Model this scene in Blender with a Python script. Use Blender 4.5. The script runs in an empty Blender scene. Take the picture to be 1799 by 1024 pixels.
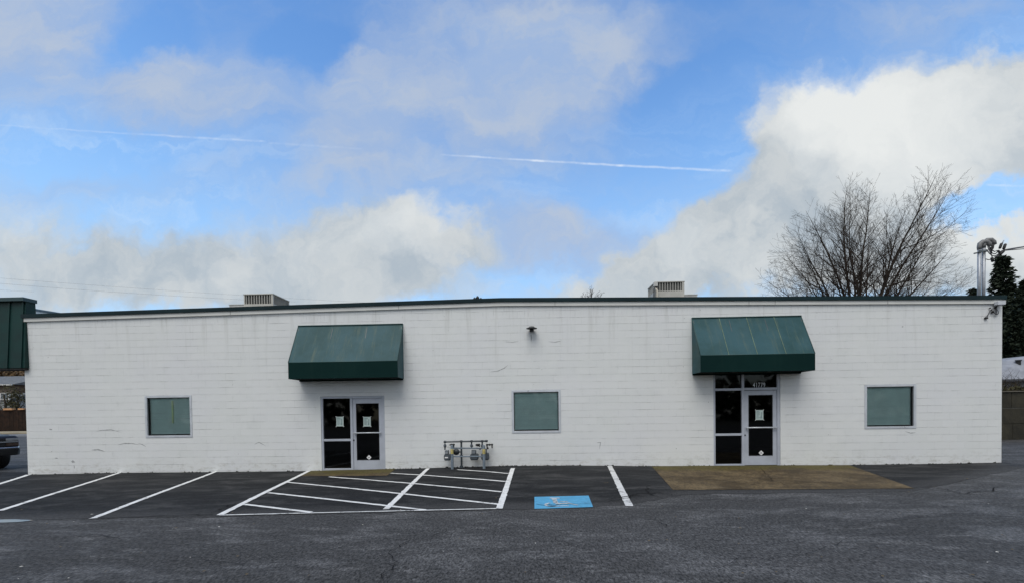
import bpy, bmesh, math, random
from mathutils import Vector, Matrix, noise as mnoise
R = math.radians
random.seed(7)
sc = bpy.context.scene
COL = sc.collection

# ---------------------------------------------------------------- camera model (also used to measure the place)
FPX, CX, CY, PW, PH = 767.0, 899.5, 734.0, 1799.0, 1024.0
PSI, TH, RHO = R(1.75), R(-1.0), R(0.8)
CAM = Vector((0, -12.5, 1.65))
Fv = Vector((-math.sin(PSI) * math.cos(TH), math.cos(PSI) * math.cos(TH), math.sin(TH)))
r0 = Vector((math.cos(PSI), math.sin(PSI), 0))
u0 = r0.cross(Fv)
Rv = r0 * math.cos(RHO) - u0 * math.sin(RHO)
Uv = u0 * math.cos(RHO) + r0 * math.sin(RHO)

def ray(px, py):
    return Fv + Rv * ((px - CX) / FPX) - Uv * ((py - CY) / FPX)

def W(px, py, Y=0.0):                      # point of the vertical plane y = Y seen at a photo pixel
    d = ray(px, py)
    return CAM + d * ((Y - CAM.y) / d.y)

def smooth(a, b, x):
    t = max(0.0, min(1.0, (x - a) / (b - a)))
    return t * t * (3 - 2 * t)

ZB = [(-40, -.05), (-14.8, -.049), (-11.9, -.026), (-9.1, -.029), (-6.3, -.028), (-5.0, -.012), (-3.7, .008), (-2.2, .035), (-.7, .062), (1.2, .06),
      (2.4, .04), (3.5, .012), (6.0, .006), (9.0, -.008), (10.7, -.004), (13.2, .017), (40, .02)]

def gz(x, y):                              # height of the ground
    for (x0, z0), (x1, z1) in zip(ZB, ZB[1:]):
        if x <= x1:
            t = smooth(x0, x1, x)
            z = z0 + (z1 - z0) * t
            break
    else:
        z = .02
    w = smooth(-5.0, -.3, y) * (1 - smooth(4, 12, y))
    return z * w

def G(px, py, dz=0.0):                     # point of the ground seen at a photo pixel
    d = ray(px, py)
    z = 0.0
    for _ in range(6):
        p = CAM + d * ((z - CAM.z) / d.z)
        z = gz(p.x, p.y)
    return Vector((p.x, p.y, z + dz))

cam = bpy.data.cameras.new("camera")
cam.sensor_fit = 'HORIZONTAL'; cam.sensor_width = 36.0
cam.lens = FPX / PW * 36.0
cam.shift_x = -(CX - PW / 2) / PW
cam.shift_y = (CY - PH / 2) / PW
cam.clip_end = 3000; cam.clip_start = .1
camo = bpy.data.objects.new("camera", cam); COL.objects.link(camo)
m3 = Matrix((Rv, Uv, -Fv)).transposed()
camo.matrix_world = Matrix.Translation(CAM) @ m3.to_4x4()
sc.camera = camo

# ---------------------------------------------------------------- node helpers
class NT:
    def __init__(s, tree): s.t = tree; s.n = tree.nodes; s.l = tree.links
    def new(s, typ, **kw):
        n = s.n.new(typ)
        for k, v in kw.items(): setattr(n, k, v)
        return n
    def link(s, a, b): s.l.new(a, b)
    def put(s, sock, v):
        if isinstance(v, bpy.types.NodeSocket): s.l.new(v, sock)
        else:
            if sock.type == 'RGBA' and len(v) == 3: v = (*v, 1)
            sock.default_value = v
    def math(s, op, a, b=None, c=None, clamp=False):
        n = s.new('ShaderNodeMath', operation=op, use_clamp=clamp)
        s.put(n.inputs[0], a)
        if b is not None: s.put(n.inputs[1], b)
        if c is not None: s.put(n.inputs[2], c)
        return n.outputs[0]
    def vmath(s, op, a, b=None):
        n = s.new('ShaderNodeVectorMath', operation=op)
        s.put(n.inputs[0], a)
        if b is not None:
            if op == 'SCALE': s.put(n.inputs['Scale'], b)
            else: s.put(n.inputs[1], b)
        return n.outputs['Value'] if op in ('LENGTH', 'DOT_PRODUCT') else n.outputs[0]
    def mix(s, f, a, b, mode='MIX'):
        n = s.new('ShaderNodeMix', data_type='RGBA', blend_type=mode)
        s.put(n.inputs[0], f); s.put(n.inputs[6], a); s.put(n.inputs[7], b)
        return n.outputs[2]
    def noise(s, vec, scale, detail=4, rough=.55, dist=0, out=0):
        n = s.new('ShaderNodeTexNoise')
        if vec is not None: s.put(n.inputs['Vector'], vec)
        n.inputs['Scale'].default_value = scale; n.inputs['Detail'].default_value = detail
        n.inputs['Roughness'].default_value = rough; n.inputs['Distortion'].default_value = dist
        return n.outputs[out]
    def mapr(s, v, a, b, c=0, d=1, st='SMOOTHSTEP'):
        n = s.new('ShaderNodeMapRange', interpolation_type=st)
        s.put(n.inputs[0], v); s.put(n.inputs[1], a); s.put(n.inputs[2], b); s.put(n.inputs[3], c); s.put(n.inputs[4], d)
        return n.outputs[0]
    def mapping(s, vec, loc=(0, 0, 0), rot=(0, 0, 0), scale=(1, 1, 1), typ='POINT'):
        n = s.new('ShaderNodeMapping', vector_type=typ)
        s.put(n.inputs[0], vec)
        n.inputs[1].default_value = loc; n.inputs[2].default_value = rot; n.inputs[3].default_value = scale
        return n.outputs[0]

MATS = {}
def mat(name, col=(.5, .5, .5), rough=.6, metal=0.0, spec=.5, var=.12, vscale=3.0, bump=0.0, bscale=40.0, emit=None):
    if name in MATS: return MATS[name]
    m = bpy.data.materials.new(name); m.use_nodes = True
    t = NT(m.node_tree); b = t.n['Principled BSDF']
    tc = t.new('ShaderNodeTexCoord')
    nz = t.noise(tc.outputs['Object'], vscale, 5, .6)
    f = t.mapr(nz, .3, .7)
    lo = tuple(c * (1 - var) for c in col); hi = tuple(min(1, c * (1 + var)) for c in col)
    t.put(b.inputs['Base Color'], t.mix(f, lo, hi))
    rr = t.mapr(nz, .3, .7, max(0, rough - .08), min(1, rough + .08))
    t.put(b.inputs['Roughness'], rr)
    b.inputs['Metallic'].default_value = metal
    b.inputs['Specular IOR Level'].default_value = spec
    if bump:
        bp = t.new('ShaderNodeBump'); bp.inputs['Strength'].default_value = bump; bp.inputs['Distance'].default_value = .01
        t.put(bp.inputs['Height'], t.noise(tc.outputs['Object'], bscale, 4))
        t.link(bp.outputs[0], b.inputs['Normal'])
    MATS[name] = m
    return m

# ---------------------------------------------------------------- mesh builder
class MB:
    def __init__(s): s.v = []; s.f = []; s.mi = []; s.m = 0
    def add(s, vs, fs):
        o = len(s.v); s.v += [tuple(p) for p in vs]
        for f in fs: s.f.append(tuple(i + o for i in f)); s.mi.append(s.m)
    def quad(s, a, b, c, d): s.add([a, b, c, d], [(0, 1, 2, 3)])
    def poly(s, pts): s.add(pts, [tuple(range(len(pts)))])
    def box(s, lo, hi):
        x0, y0, z0 = lo; x1, y1, z1 = hi
        s.add([(x0, y0, z0), (x1, y0, z0), (x1, y1, z0), (x0, y1, z0), (x0, y0, z1), (x1, y0, z1), (x1, y1, z1), (x0, y1, z1)],
              [(0, 3, 2, 1), (4, 5, 6, 7), (0, 1, 5, 4), (1, 2, 6, 5), (2, 3, 7, 6), (3, 0, 4, 7)])
    def hexa(s, p):                         # eight corners, bottom ring then top ring
        s.add(p, [(0, 3, 2, 1), (4, 5, 6, 7), (0, 1, 5, 4), (1, 2, 6, 5), (2, 3, 7, 6), (3, 0, 4, 7)])
    def tube(s, pts, rad, n=8, caps=True):
        pts = [Vector(p) for p in pts]
        if not isinstance(rad, (list, tuple)): rad = [rad] * len(pts)
        o = len(s.v); up = None
        for i, p in enumerate(pts):
            d = (pts[min(i + 1, len(pts) - 1)] - pts[max(i - 1, 0)])
            if d.length < 1e-9: d = Vector((0, 0, 1))
            d.normalize()
            if up is None:
                up = Vector((0, 0, 1)) if abs(d.z) < .9 else Vector((1, 0, 0))
            a = d.cross(up)
            if a.length < 1e-4:
                a = d.cross(Vector((0, 1, 0)))
            a.normalize(); b = a.cross(d); up = b
            for k in range(n):
                t = 2 * math.pi * k / n
                s.v.append(tuple(p + (a * math.cos(t) + b * math.sin(t)) * rad[i]))
        for i in range(len(pts) - 1):
            for k in range(n):
                k2 = (k + 1) % n
                s.f.append((o + i * n + k, o + i * n + k2, o + (i + 1) * n + k2, o + (i + 1) * n + k)); s.mi.append(s.m)
        if caps:
            s.f.append(tuple(o + k for k in range(n))[::-1]); s.mi.append(s.m)
            e = o + (len(pts) - 1) * n
            s.f.append(tuple(e + k for k in range(n))); s.mi.append(s.m)
    def lathe(s, prof, c, axis='z', n=20):
        o = len(s.v); c = Vector(c)
        for (r, h) in prof:
            for k in range(n):
                t = 2 * math.pi * k / n; a, b = r * math.cos(t), r * math.sin(t)
                s.v.append(tuple(c + (Vector((a, b, h)) if axis == 'z' else Vector((a, h, b)) if axis == 'y' else Vector((h, a, b)))))
        for i in range(len(prof) - 1):
            for k in range(n):
                k2 = (k + 1) % n
                s.f.append((o + i * n + k, o + i * n + k2, o + (i + 1) * n + k2, o + (i + 1) * n + k)); s.mi.append(s.m)
        s.f.append(tuple(o + k for k in range(n))); s.mi.append(s.m)
        e = o + (len(prof) - 1) * n
        s.f.append(tuple(e + k for k in range(n))); s.mi.append(s.m)
    def prism(s, pts, vec):                 # a flat outline pushed along vec
        n = len(pts); vec = Vector(vec)
        a = [Vector(p) for p in pts]; b = [p + vec for p in a]
        s.add(a + b, [tuple(range(n))[::-1], tuple(range(n, 2 * n))] + [(i, (i + 1) % n, n + (i + 1) % n, n + i) for i in range(n)])
    def frame(s, x0, x1, z0, z1, w, y0, y1):  # four bars, butted
        s.box((x0, y0, z0), (x0 + w, y1, z1)); s.box((x1 - w, y0, z0), (x1, y1, z1))
        s.box((x0 + w, y0, z0), (x1 - w, y1, z0 + w)); s.box((x0 + w, y0, z1 - w), (x1 - w, y1, z1))
    def build(s, name, mats, parent=None, smooth=False, bevel=0.0, recalc=True, loc=None):
        me = bpy.data.meshes.new(name)
        vs = s.v
        if loc is not None: vs = [(x - loc[0], y - loc[1], z - loc[2]) for x, y, z in vs]
        me.from_pydata(vs, [], s.f); me.update()
        if not isinstance(mats, (list, tuple)): mats = [mats]
        for m in mats: me.materials.append(m)
        if len(mats) > 1: me.polygons.foreach_set('material_index', s.mi)
        if recalc and len(s.f) < 60000:
            bm = bmesh.new(); bm.from_mesh(me)
            bmesh.ops.recalc_face_normals(bm, faces=bm.faces[:]); bm.to_mesh(me); bm.free()
        if smooth: me.polygons.foreach_set('use_smooth', [True] * len(me.polygons))
        me.update()
        o = bpy.data.objects.new(name, me); COL.objects.link(o)
        if loc is not None: o.location = loc
        if bevel:
            md = o.modifiers.new('bevel', 'BEVEL'); md.width = bevel; md.segments = 2; md.limit_method = 'ANGLE'
        if parent is not None: attach(o, parent)
        return o

def origin(o):
    p = Vector(o.location)
    if o.parent: p = p * 1.0
    return p

def attach(o, parent):
    o.parent = parent
    o.matrix_parent_inverse = Matrix.Translation(-Vector(WORLD_AT.get(parent.name, (0, 0, 0))))
WORLD_AT = {}

def tag(o, label=None, cat=None, group=None, kind=None):
    if label: o['label'] = label
    if cat: o['category'] = cat
    if group: o['group'] = group
    if kind: o['kind'] = kind
    return o

def thing(name, label, cat, loc=(0, 0, 0), group=None):
    o = bpy.data.objects.new(name, None); COL.objects.link(o)
    o.empty_display_size = .2
    o.location = loc; WORLD_AT[o.name] = tuple(loc)
    return tag(o, label, cat, group)

# ---------------------------------------------------------------- materials of the place
def asphalt(name, lo, hi, patch, rough, scale_big=.35, seed=0.0, shine=.5, grain=.6, edge=None):
    m = bpy.data.materials.new(name); m.use_nodes = True
    t = NT(m.node_tree); b = t.n['Principled BSDF']
    tc = t.new('ShaderNodeTexCoord'); P = t.mapping(tc.outputs['Object'], loc=(seed, seed * 1.7, 0))
    S = t.mapping(P, scale=(.42, .95, 1))                      # wear runs along the lane
    big = t.noise(S, scale_big, 6, .62)
    mid = t.noise(S, 1.6, 6, .68, .4)
    wear = t.noise(S, 2.7, 7, .68, .2)
    fine = t.noise(t.mapping(P, scale=(1, .6, 1)), 17, 4, .8)
    grit = t.noise(t.mapping(P, scale=(1, .45, 1)), 40, 3, .8)
    vor = t.new('ShaderNodeTexVoronoi'); t.put(vor.inputs['Vector'], P); vor.inputs['Scale'].default_value = 70
    f1 = t.mapr(big, .32, .68)
    c = t.mix(f1, lo, hi)
    c = t.mix(t.math('MULTIPLY', t.mapr(mid, .48, .66), .75), c, patch)
    c = t.mix(t.math('MULTIPLY', t.mapr(wear, .54, .68), .55), c, tuple(x * 1.35 for x in patch))
    if edge:                                                   # sealer worn away towards the driving lane
        at = t.new('ShaderNodeAttribute'); at.attribute_name = 'inset'
        e = t.math('ADD', at.outputs['Fac'], t.math('MULTIPLY', t.math('SUBTRACT', mid, .5), 1.6))
        e = t.math('ADD', e, t.math('MULTIPLY', t.math('SUBTRACT', fine, .5), .5))
        c = t.mix(t.mapr(e, .75, .05, 0, .95), c, t.mix(f1, *edge))
    g = t.mapr(fine, .33, .67, 1 - grain * .55, 1 + grain * .55, 'LINEAR')
    gg = t.mapr(grit, .36, .64, 1 - grain, 1 + grain, 'LINEAR')
    k = t.math('MULTIPLY', g, gg)
    mu = t.new('ShaderNodeVectorMath', operation='SCALE'); t.put(mu.inputs[0], c); t.put(mu.inputs['Scale'], k)
    # pale stones that show through
    stone = t.mapr(vor.outputs['Color'], .80, .9)
    st = t.math('MULTIPLY', stone, t.mapr(vor.outputs['Distance'], .45, .25))
    c2 = t.mix(t.math('MULTIPLY', st, .35), mu.outputs[0], (.16, .155, .15))
    t.put(b.inputs['Base Color'], c2)
    t.put(b.inputs['Roughness'], t.mapr(mid, .35, .7, rough + .1, rough - .1))
    b.inputs['Specular IOR Level'].default_value = shine
    bp = t.new('ShaderNodeBump'); bp.inputs['Strength'].default_value = .55; bp.inputs['Distance'].default_value = .012
    h = t.math('ADD', t.math('MULTIPLY', fine, .8), t.math('MULTIPLY', grit, .5))
    h = t.math('ADD', h, t.math('MULTIPLY', mid, .5))
    t.put(bp.inputs['Height'], h); t.link(bp.outputs[0], b.inputs['Normal'])
    return m
M_LOT = asphalt('lot_asphalt', (.042, .0425, .0435), (.058, .0585, .0605), (.098, .098, .100), .74, .3, 0, .22, .80)
M_STRIP = asphalt('sealed_asphalt', (.0105, .0115, .013), (.0165, .0175, .0195), (.042, .042, .043), .75, .5, 4.2, .16, .42, ((.036, .0365, .0375), (.052, .0525, .0545)))

def wall_material():
    m = bpy.data.materials.new('painted_block'); m.use_nodes = True
    t = NT(m.node_tree); b = t.n['Principled BSDF']
    tc = t.new('ShaderNodeTexCoord'); P = tc.outputs['Object']
    sep = t.new('ShaderNodeSeparateXYZ'); t.put(sep.inputs[0], P)
    cmb = t.new('ShaderNodeCombineXYZ')
    t.put(cmb.inputs[0], t.math('ADD', t.math('ADD', sep.outputs[0], sep.outputs[1]), 40.02)); t.put(cmb.inputs[1], t.math('ADD', sep.outputs[2], 2.029))
    wob = t.noise(P, 1.2, 2); wv = t.new('ShaderNodeCombineXYZ')
    t.put(wv.inputs[1], t.math('MULTIPLY', t.math('SUBTRACT', wob, .5), .012))
    uv = t.vmath('ADD', cmb.outputs[0], wv.outputs[0])
    br = t.new('ShaderNodeTexBrick', offset=.5, offset_frequency=2)
    t.put(br.inputs['Vector'], uv)
    br.inputs['Color1'].default_value = (0, 0, 0, 1); br.inputs['Color2'].default_value = (1, 1, 1, 1); br.inputs['Mortar'].default_value = (.5, .5, .5, 1)
    br.inputs['Scale'].default_value = 1; br.inputs['Brick Width'].default_value = .4064; br.inputs['Row Height'].default_value = .2032
    br.inputs['Mortar Size'].default_value = .0055; br.inputs['Mortar Smooth'].default_value = .6; br.inputs['Bias'].default_value = 0
    tone = t.mix(br.outputs['Color'], (.735, .752, .738), (.762, .776, .764))
    cloud = t.noise(P, .55, 5, .6)
    c = t.mix(t.mapr(cloud, .35, .7), tone, (.740, .752, .758))
    # joints: filled with paint in places, open and grey in others
    jm = t.mapr(t.noise(P, 1.3, 7, .8), .40, .62)
    jm2 = t.mapr(t.noise(t.mapping(P, scale=(.45, 1, 5)), 1.9, 4, .75), .42, .60)
    fz = t.math('FRACT', t.math('DIVIDE', t.math('ADD', t.vmath('DOT_PRODUCT', uv, (0, 1, 0)), .0), .2032))
    bed = t.mapr(t.math('MINIMUM', fz, t.math('SUBTRACT', 1.0, fz)), .045, .018)
    jw = t.math('ADD', t.math('MULTIPLY', bed, .62), .38)
    joint = t.math('MULTIPLY', t.math('MULTIPLY', br.outputs['Fac'], jw), t.math('MULTIPLY', t.math('ADD', jm, .10), t.math('ADD', jm2, .12)), clamp=True)
    c = t.mix(t.math('MULTIPLY', joint, .68), c, (.31, .32, .32))
    rp = t.noise(t.mapping(P, scale=(.6, 1, 1.4)), .8, 3, .5)
    c = t.mix(t.mapr(rp, .54, .57, 0, .35), c, (.785, .795, .785))
    c = t.mix(t.mapr(t.noise(P, 2.6, 7, .75), .52, .78, 0, .45), c, (.60, .615, .61))
    # grey run-off streaks from the trim
    st = t.noise(t.mapping(P, scale=(1.3, 1, .10)), 2.6, 6, .7)
    topm = t.mapr(sep.outputs[2], 2.2, 4.7)
    stk = t.math('MULTIPLY', t.mapr(st, .50, .74), t.math('MULTIPLY', topm, .5))
    c = t.mix(stk, c, (.43, .435, .40))
    drip = t.math('MULTIPLY', t.mapr(t.noise(t.mapping(P, scale=(5, 1, .5)), 4, 3), .55, .75), t.mapr(sep.outputs[2], 4.22, 4.5))
    c = t.mix(t.math('MULTIPLY', drip, .45), c, (.30, .31, .30))
    # splash dirt near the base, strengthened to put contact shade into the colour
    bs = t.math('MULTIPLY', t.mapr(sep.outputs[2], .5, .0), t.mapr(t.noise(t.mapping(P, scale=(1, 1, 2)), 4, 7, .75), .46, .7))
    c = t.mix(t.math('MULTIPLY', bs, .55), c, (.36, .34, .28))
    spots = t.math('MULTIPLY', t.mapr(t.noise(P, 9, 2), .735, .77), .65)
    c = t.mix(spots, c, (.30, .30, .29))
    t.put(b.inputs['Base Color'], c)
    t.put(b.inputs['Roughness'], t.mapr(cloud, .3, .7, .5, .66))
    b.inputs['Specular IOR Level'].default_value = .3
    pore = t.noise(P, 55, 4, .7); lump = t.noise(P, 7, 3)
    h = t.math('ADD', t.math('MULTIPLY', t.math('MULTIPLY', br.outputs['Fac'], jw), t.math('MULTIPLY', t.math('ADD', jm, .30), -.9)), t.math('MULTIPLY', pore, .35))
    h = t.math('ADD', h, t.math('MULTIPLY', lump, .25)); h = t.math('ADD', h, t.math('MULTIPLY', br.outputs['Color'], .12))
    bp = t.new('ShaderNodeBump'); bp.inputs['Strength'].default_value = .8; bp.inputs['Distance'].default_value = .008
    t.put(bp.inputs['Height'], h); t.link(bp.outputs[0], b.inputs['Normal'])
    return m
M_WALL = wall_material()

def awning_material(name, col, faded, streak, sp=.35):
    m = bpy.data.materials.new(name); m.use_nodes = True
    t = NT(m.node_tree); b = t.n['Principled BSDF']
    tc = t.new('ShaderNodeTexCoord'); P = tc.outputs['Object']
    big = t.noise(P, 1.0, 6, .65)
    st = t.noise(t.mapping(P, scale=(3.2, .35, .35)), 2.3, 6, .7)
    st2 = t.noise(t.mapping(P, scale=(9, .5, .5)), 2.3, 4, .7)
    c = t.mix(t.mapr(big, .3, .7), col, faded)
    c = t.mix(t.math('MULTIPLY', t.mapr(st, .5, .75), streak), c, (.10, .135, .10))
    c = t.mix(t.math('MULTIPLY', t.mapr(st2, .55, .8), streak * .6), c, (.03, .07, .075))
    t.put(b.inputs['Base Color'], c)
    b.inputs['Roughness'].default_value = .55; b.inputs['Specular IOR Level'].default_value = sp * .5
    bp = t.new('ShaderNodeBump'); bp.inputs['Strength'].default_value = .25; bp.inputs['Distance'].default_value = .02
    t.put(bp.inputs['Height'], t.noise(P, 2.2, 3)); t.link(bp.outputs[0], b.inputs['Normal'])
    return m
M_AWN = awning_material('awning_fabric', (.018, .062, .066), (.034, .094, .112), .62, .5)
M_VAL = awning_material('awning_valance', (.0045, .021, .020), (.006, .026, .024), .03, .12)  # valance cloth slightly darker; weaker skylight on it also put into the colour

def glass(name, tint, refl=1.0):
    m = bpy.data.materials.new(name); m.use_nodes = True
    t = NT(m.node_tree)
    t.n.remove(t.n['Principled BSDF']); out = t.n['Material Output']
    tr = t.new('ShaderNodeBsdfTransparent'); t.put(tr.inputs[0], tint)
    gl = t.new('ShaderNodeBsdfGlossy'); gl.inputs['Roughness'].default_value = .03; t.put(gl.inputs[0], (.9, .95, 1))
    fr = t.new('ShaderNodeFresnel'); fr.inputs[0].default_value = 1.45
    tc = t.new('ShaderNodeTexCoord')
    bp = t.new('ShaderNodeBump'); bp.inputs['Strength'].default_value = .06; bp.inputs['Distance'].default_value = .02
    t.put(bp.inputs['Height'], t.noise(tc.outputs['Object'], 1.6, 2)); t.link(bp.outputs[0], gl.inputs['Normal'])
    mx = t.new('ShaderNodeMixShader'); t.put(mx.inputs[0], t.math('MULTIPLY', fr.outputs[0], refl))
    t.link(tr.outputs[0], mx.inputs[1]); t.link(gl.outputs[0], mx.inputs[2]); t.link(mx.outputs[0], out.inputs[0])
    return m
M_GLASS = glass('window_glass', (.90, 1.0, .98), 1.0)
M_DARKGLASS = glass('tinted_glass', (.12, .115, .125), .75)

M_ALU = mat('aluminium', (.45, .48, .54), .38, .0, .5, .08, 2, .05, 60)
M_ALU_LIGHT = mat('bright_aluminium', (.64, .67, .71), .35, .3, .5, .06, 3)
M_COPING = mat('green_metal_coping', (.006, .020, .024), .5, 0, .18, .2, 1.2)
M_FASCIA = mat('white_trim', (.66, .66, .63), .5, 0, .4, .07, 1.5, .1, 20)
M_BLACK = mat('black_rubber', (.012, .012, .013), .6)
M_ROOM = mat('interior_wall', (.20, .19, .18), .9)
M_ROOF = mat('roof_membrane', (.22, .22, .21), .9, 0, .2, .2, .8)
M_BLIND = mat('blind_slat', (.74, .86, .82), .5, 0, .4, .05, 3)
M_GREENMETAL = mat('green_standing_metal', (.006, .032, .029), .5, 0, .25, .25, 1.5)
M_SOFFIT = mat('dark_soffit', (.02, .018, .016), .8)
M_PAPER = mat('notice_paper', (.50, .60, .57), .8, 0, .2, .06, 12)
M_TAPE = mat('clear_tape', (.70, .74, .72), .4)
M_INK = mat('printed_ink', (.24, .33, .33), .8, 0, .2)
M_STICKER = mat('white_sticker', (.78, .78, .78), .6)
M_STEELGREY = mat('grey_pipe_paint', (.085, .105, .12), .45, 0, .5, .2, 8)
M_DARKPIPE = mat('dark_pipe_paint', (.035, .045, .053), .5, 0, .5, .25, 9)
M_METER = mat('meter_casting', (.085, .10, .115), .5, .2, .5, .25, 12)
M_BOLLARD = mat('bollard_paint', (.17, .21, .25), .5, 0, .4, .22, 7, .1, 40)
M_YELLOW = mat('yellow_tape', (.50, .42, .16), .6, 0, .4, .2, 20)
M_GALV = mat('galvanised_steel', (.36, .38, .41), .45, .35, .5, .15, 5)
M_HVAC = mat('hvac_cabinet', (.46, .45, .41), .55, 0, .4, .1, 2)
M_HVACDARK = mat('hvac_coil', (.06, .062, .058), .7)
M_LIGHTTRIM = mat('pale_metal', (.50, .50, .48), .5)

def paint_mat(name, col, wear):
    m = bpy.data.materials.new(name); m.use_nodes = True
    t = NT(m.node_tree); b = t.n['Principled BSDF']
    tc = t.new('ShaderNodeTexCoord'); P = tc.outputs['Object']
    n1 = t.noise(P, 2.2, 6, .75); n2 = t.noise(P, 45, 3, .75)
    f = t.mapr(t.math('ADD', t.math('MULTIPLY', n1, .7), t.math('MULTIPLY', n2, .4)), wear, wear + .12)
    grime = t.mix(t.mapr(t.noise(P, 6, 5, .7), .3, .7), col, tuple(x * .78 for x in col))
    t.put(b.inputs['Base Color'], t.mix(f, grime, (.035, .036, .038)))
    b.inputs['Roughness'].default_value = .65; b.inputs['Specular IOR Level'].default_value = .35
    bp = t.new('ShaderNodeBump'); bp.inputs['Strength'].default_value = .4; bp.inputs['Distance'].default_value = .008
    t.put(bp.inputs['Height'], n2); t.link(bp.outputs[0], b.inputs['Normal'])
    return m
M_LINE = paint_mat('white_line_paint', (.76, .77, .77), .59)
M_LINEWORN = paint_mat('worn_line_paint', (.66, .67, .67), .555)
M_BLUE = paint_mat('blue_marking_paint', (.085, .36, .60), .605)
M_ICON = paint_mat('worn_icon_paint', (.50, .57, .62), .53)

def concrete_mat():
    m = bpy.data.materials.new('mossy_concrete'); m.use_nodes = True
    t = NT(m.node_tree); b = t.n['Principled BSDF']
    tc = t.new('ShaderNodeTexCoord'); P = tc.outputs['Object']
    sep = t.new('ShaderNodeSeparateXYZ'); t.put(sep.inputs[0], P)
    n1 = t.noise(P, 1.1, 7, .68, .3); n2 = t.noise(t.mapping(P, scale=(1, .5, 1)), 22, 4, .85); n3 = t.noise(P, 5, 6, .7)
    c = t.mix(t.mapr(n1, .35, .68), (.050, .035, .017), (.130, .095, .050))
    near = t.math('ADD', t.mapr(sep.outputs[1], -1.9, -.2), t.math('MULTIPLY', t.math('SUBTRACT', n1, .5), 1.4))
    c = t.mix(t.mapr(near, .35, 1.0, 0, .8), c, (.075, .064, .012))
    c = t.mix(t.mapr(n3, .50, .68, 0, .65), c, (.042, .034, .024)); c = t.mix(t.mapr(t.noise(t.mapping(P, scale=(.5, 1.4, 1)), 2.2, 7, .75), .56, .72, 0, .55), c, (.20, .17, .12))
    k = t.mapr(n2, .33, .67, .45, 1.55, 'LINEAR')
    t.put(b.inputs['Base Color'], t.vmath('SCALE', c, k))
    b.inputs['Roughness'].default_value = .8; b.inputs['Specular IOR Level'].default_value = .25
    bp = t.new('ShaderNodeBump'); bp.inputs['Strength'].default_value = .5; bp.inputs['Distance'].default_value = .01
    t.put(bp.inputs['Height'], n2); t.link(bp.outputs[0], b.inputs['Normal'])
    return m
M_CONC = concrete_mat()

# ---------------------------------------------------------------- the ground
def axis(a, b, fine0, fine1, step, coarse):
    out = []; x = a
    while x < b:
        out.append(x)
        inside = fine0 <= x < fine1
        if inside: x = min(x + step, b)
        else:
            dist = (fine0 - x) if x < fine0 else (x - fine1)
            x += max(step, min(coarse, dist * .5 if x < fine0 else max(step, dist * .5)))
            if x > fine0 and out[-1] < fine0: x = fine0
    out.append(b)
    return out
gx = axis(-400, 400, -20, 18, .4, 60); gy = axis(-30, 600, -13, 13, .4, 60)
g = MB()
g.v = [(x, y, gz(x, y) + (.0 if y < 15 else 0)) for y in gy for x in gx]
nx = len(gx)
g.f = [(j * nx + i, j * nx + i + 1, (j + 1) * nx + i + 1, (j + 1) * nx + i) for j in range(len(gy) - 1) for i in range(nx - 1)]
g.mi = [0] * len(g.f)
ground = g.build('ground', M_LOT, smooth=True, recalc=False)
tag(ground, 'weathered grey asphalt parking lot in front of the white building', kind='structure')

# darker sealed strip along the wall (a sheet a few millimetres proud, ragged front edge)
FRONT = [(160, 911), (386, 906.5), (640, 901), (877, 894.5), (960, 893), (1040, 890), (1110, 884), (1150, 878), (1200, 868), (1400, 866), (1600, 863), (1660, 852), (1720, 838), (1790, 822)]
fp = sorted([(lambda q: (q.x, q.y))(G(*p)) for p in FRONT]); fp = [(-24, fp[0][1] - .35), (-9, fp[0][1] - .12)] + fp
def front_y(x):
    for (a, ya), (b, yb) in zip(fp, fp[1:]):
        if x <= b:
            if x <= a: return ya
            return ya + (yb - ya) * (x - a) / (b - a)
    return fp[-1][1]
s = MB(); cols = []
x = fp[0][0]; x_end = W(1759, 812).x + .15
xs = []
while x < x_end:
    xs.append(x); x += .12
for x in xs:
    yf = front_y(x) + .10 * (mnoise.noise((x * .9, 3.1, 0))) + .05 * mnoise.noise((x * 4, 9, 0))
    yf = min(yf, -.25)
    y1 = .02 if x > -14.85 else .6
    cols.append([(x, yf + (y1 - yf) * k / 14, gz(x, yf + (y1 - yf) * k / 14) + .004) for k in range(15)])
s.v = [p for c in cols for p in c]
s.f = [(i * 15 + k, (i + 1) * 15 + k, (i + 1) * 15 + k + 1, i * 15 + k + 1) for i in range(len(cols) - 1) for k in range(14)]
s.mi = [0] * len(s.f)
strip_o = s.build('parking_strip', M_STRIP, smooth=True, recalc=False)
at_ = strip_o.data.attributes.new('inset', 'FLOAT', 'POINT')
at_.data.foreach_set('value', [cl[k][1] - cl[0][1] for cl in cols for k in range(15)])
tag(strip_o, 'dark freshly sealed asphalt strip of parking stalls along the white wall', kind='structure')

def sheet(px4, lift, n=24, m=10, thick=0.0):
    """Bilinear sheet on the ground between four photo corners (back-left, back-right, front-right, front-left)."""
    a, b, c, d = [G(*p) for p in px4]
    mb = MB()
    for j in range(m + 1):
        v = j / m
        for i in range(n + 1):
            u = i / n
            p = (a * (1 - u) + b * u) * (1 - v) + (d * (1 - u) + c * u) * v
            mb.v.append((p.x, p.y, gz(p.x, p.y) + lift))
    mb.f = [(j * (n + 1) + i, j * (n + 1) + i + 1, (j + 1) * (n + 1) + i + 1, (j + 1) * (n + 1) + i) for j in range(m) for i in range(n)]
    mb.mi = [0] * len(mb.f)
    return mb
tag(sheet([(1144.5, 818.6), (1491.7, 816.6), (1606.8, 858.1), (1182.3, 860.4)], .010, 40, 20).build('concrete_apron', M_CONC, recalc=False, smooth=True),
    'large brown mossy concrete apron before the door with the street number', kind='structure')
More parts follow.
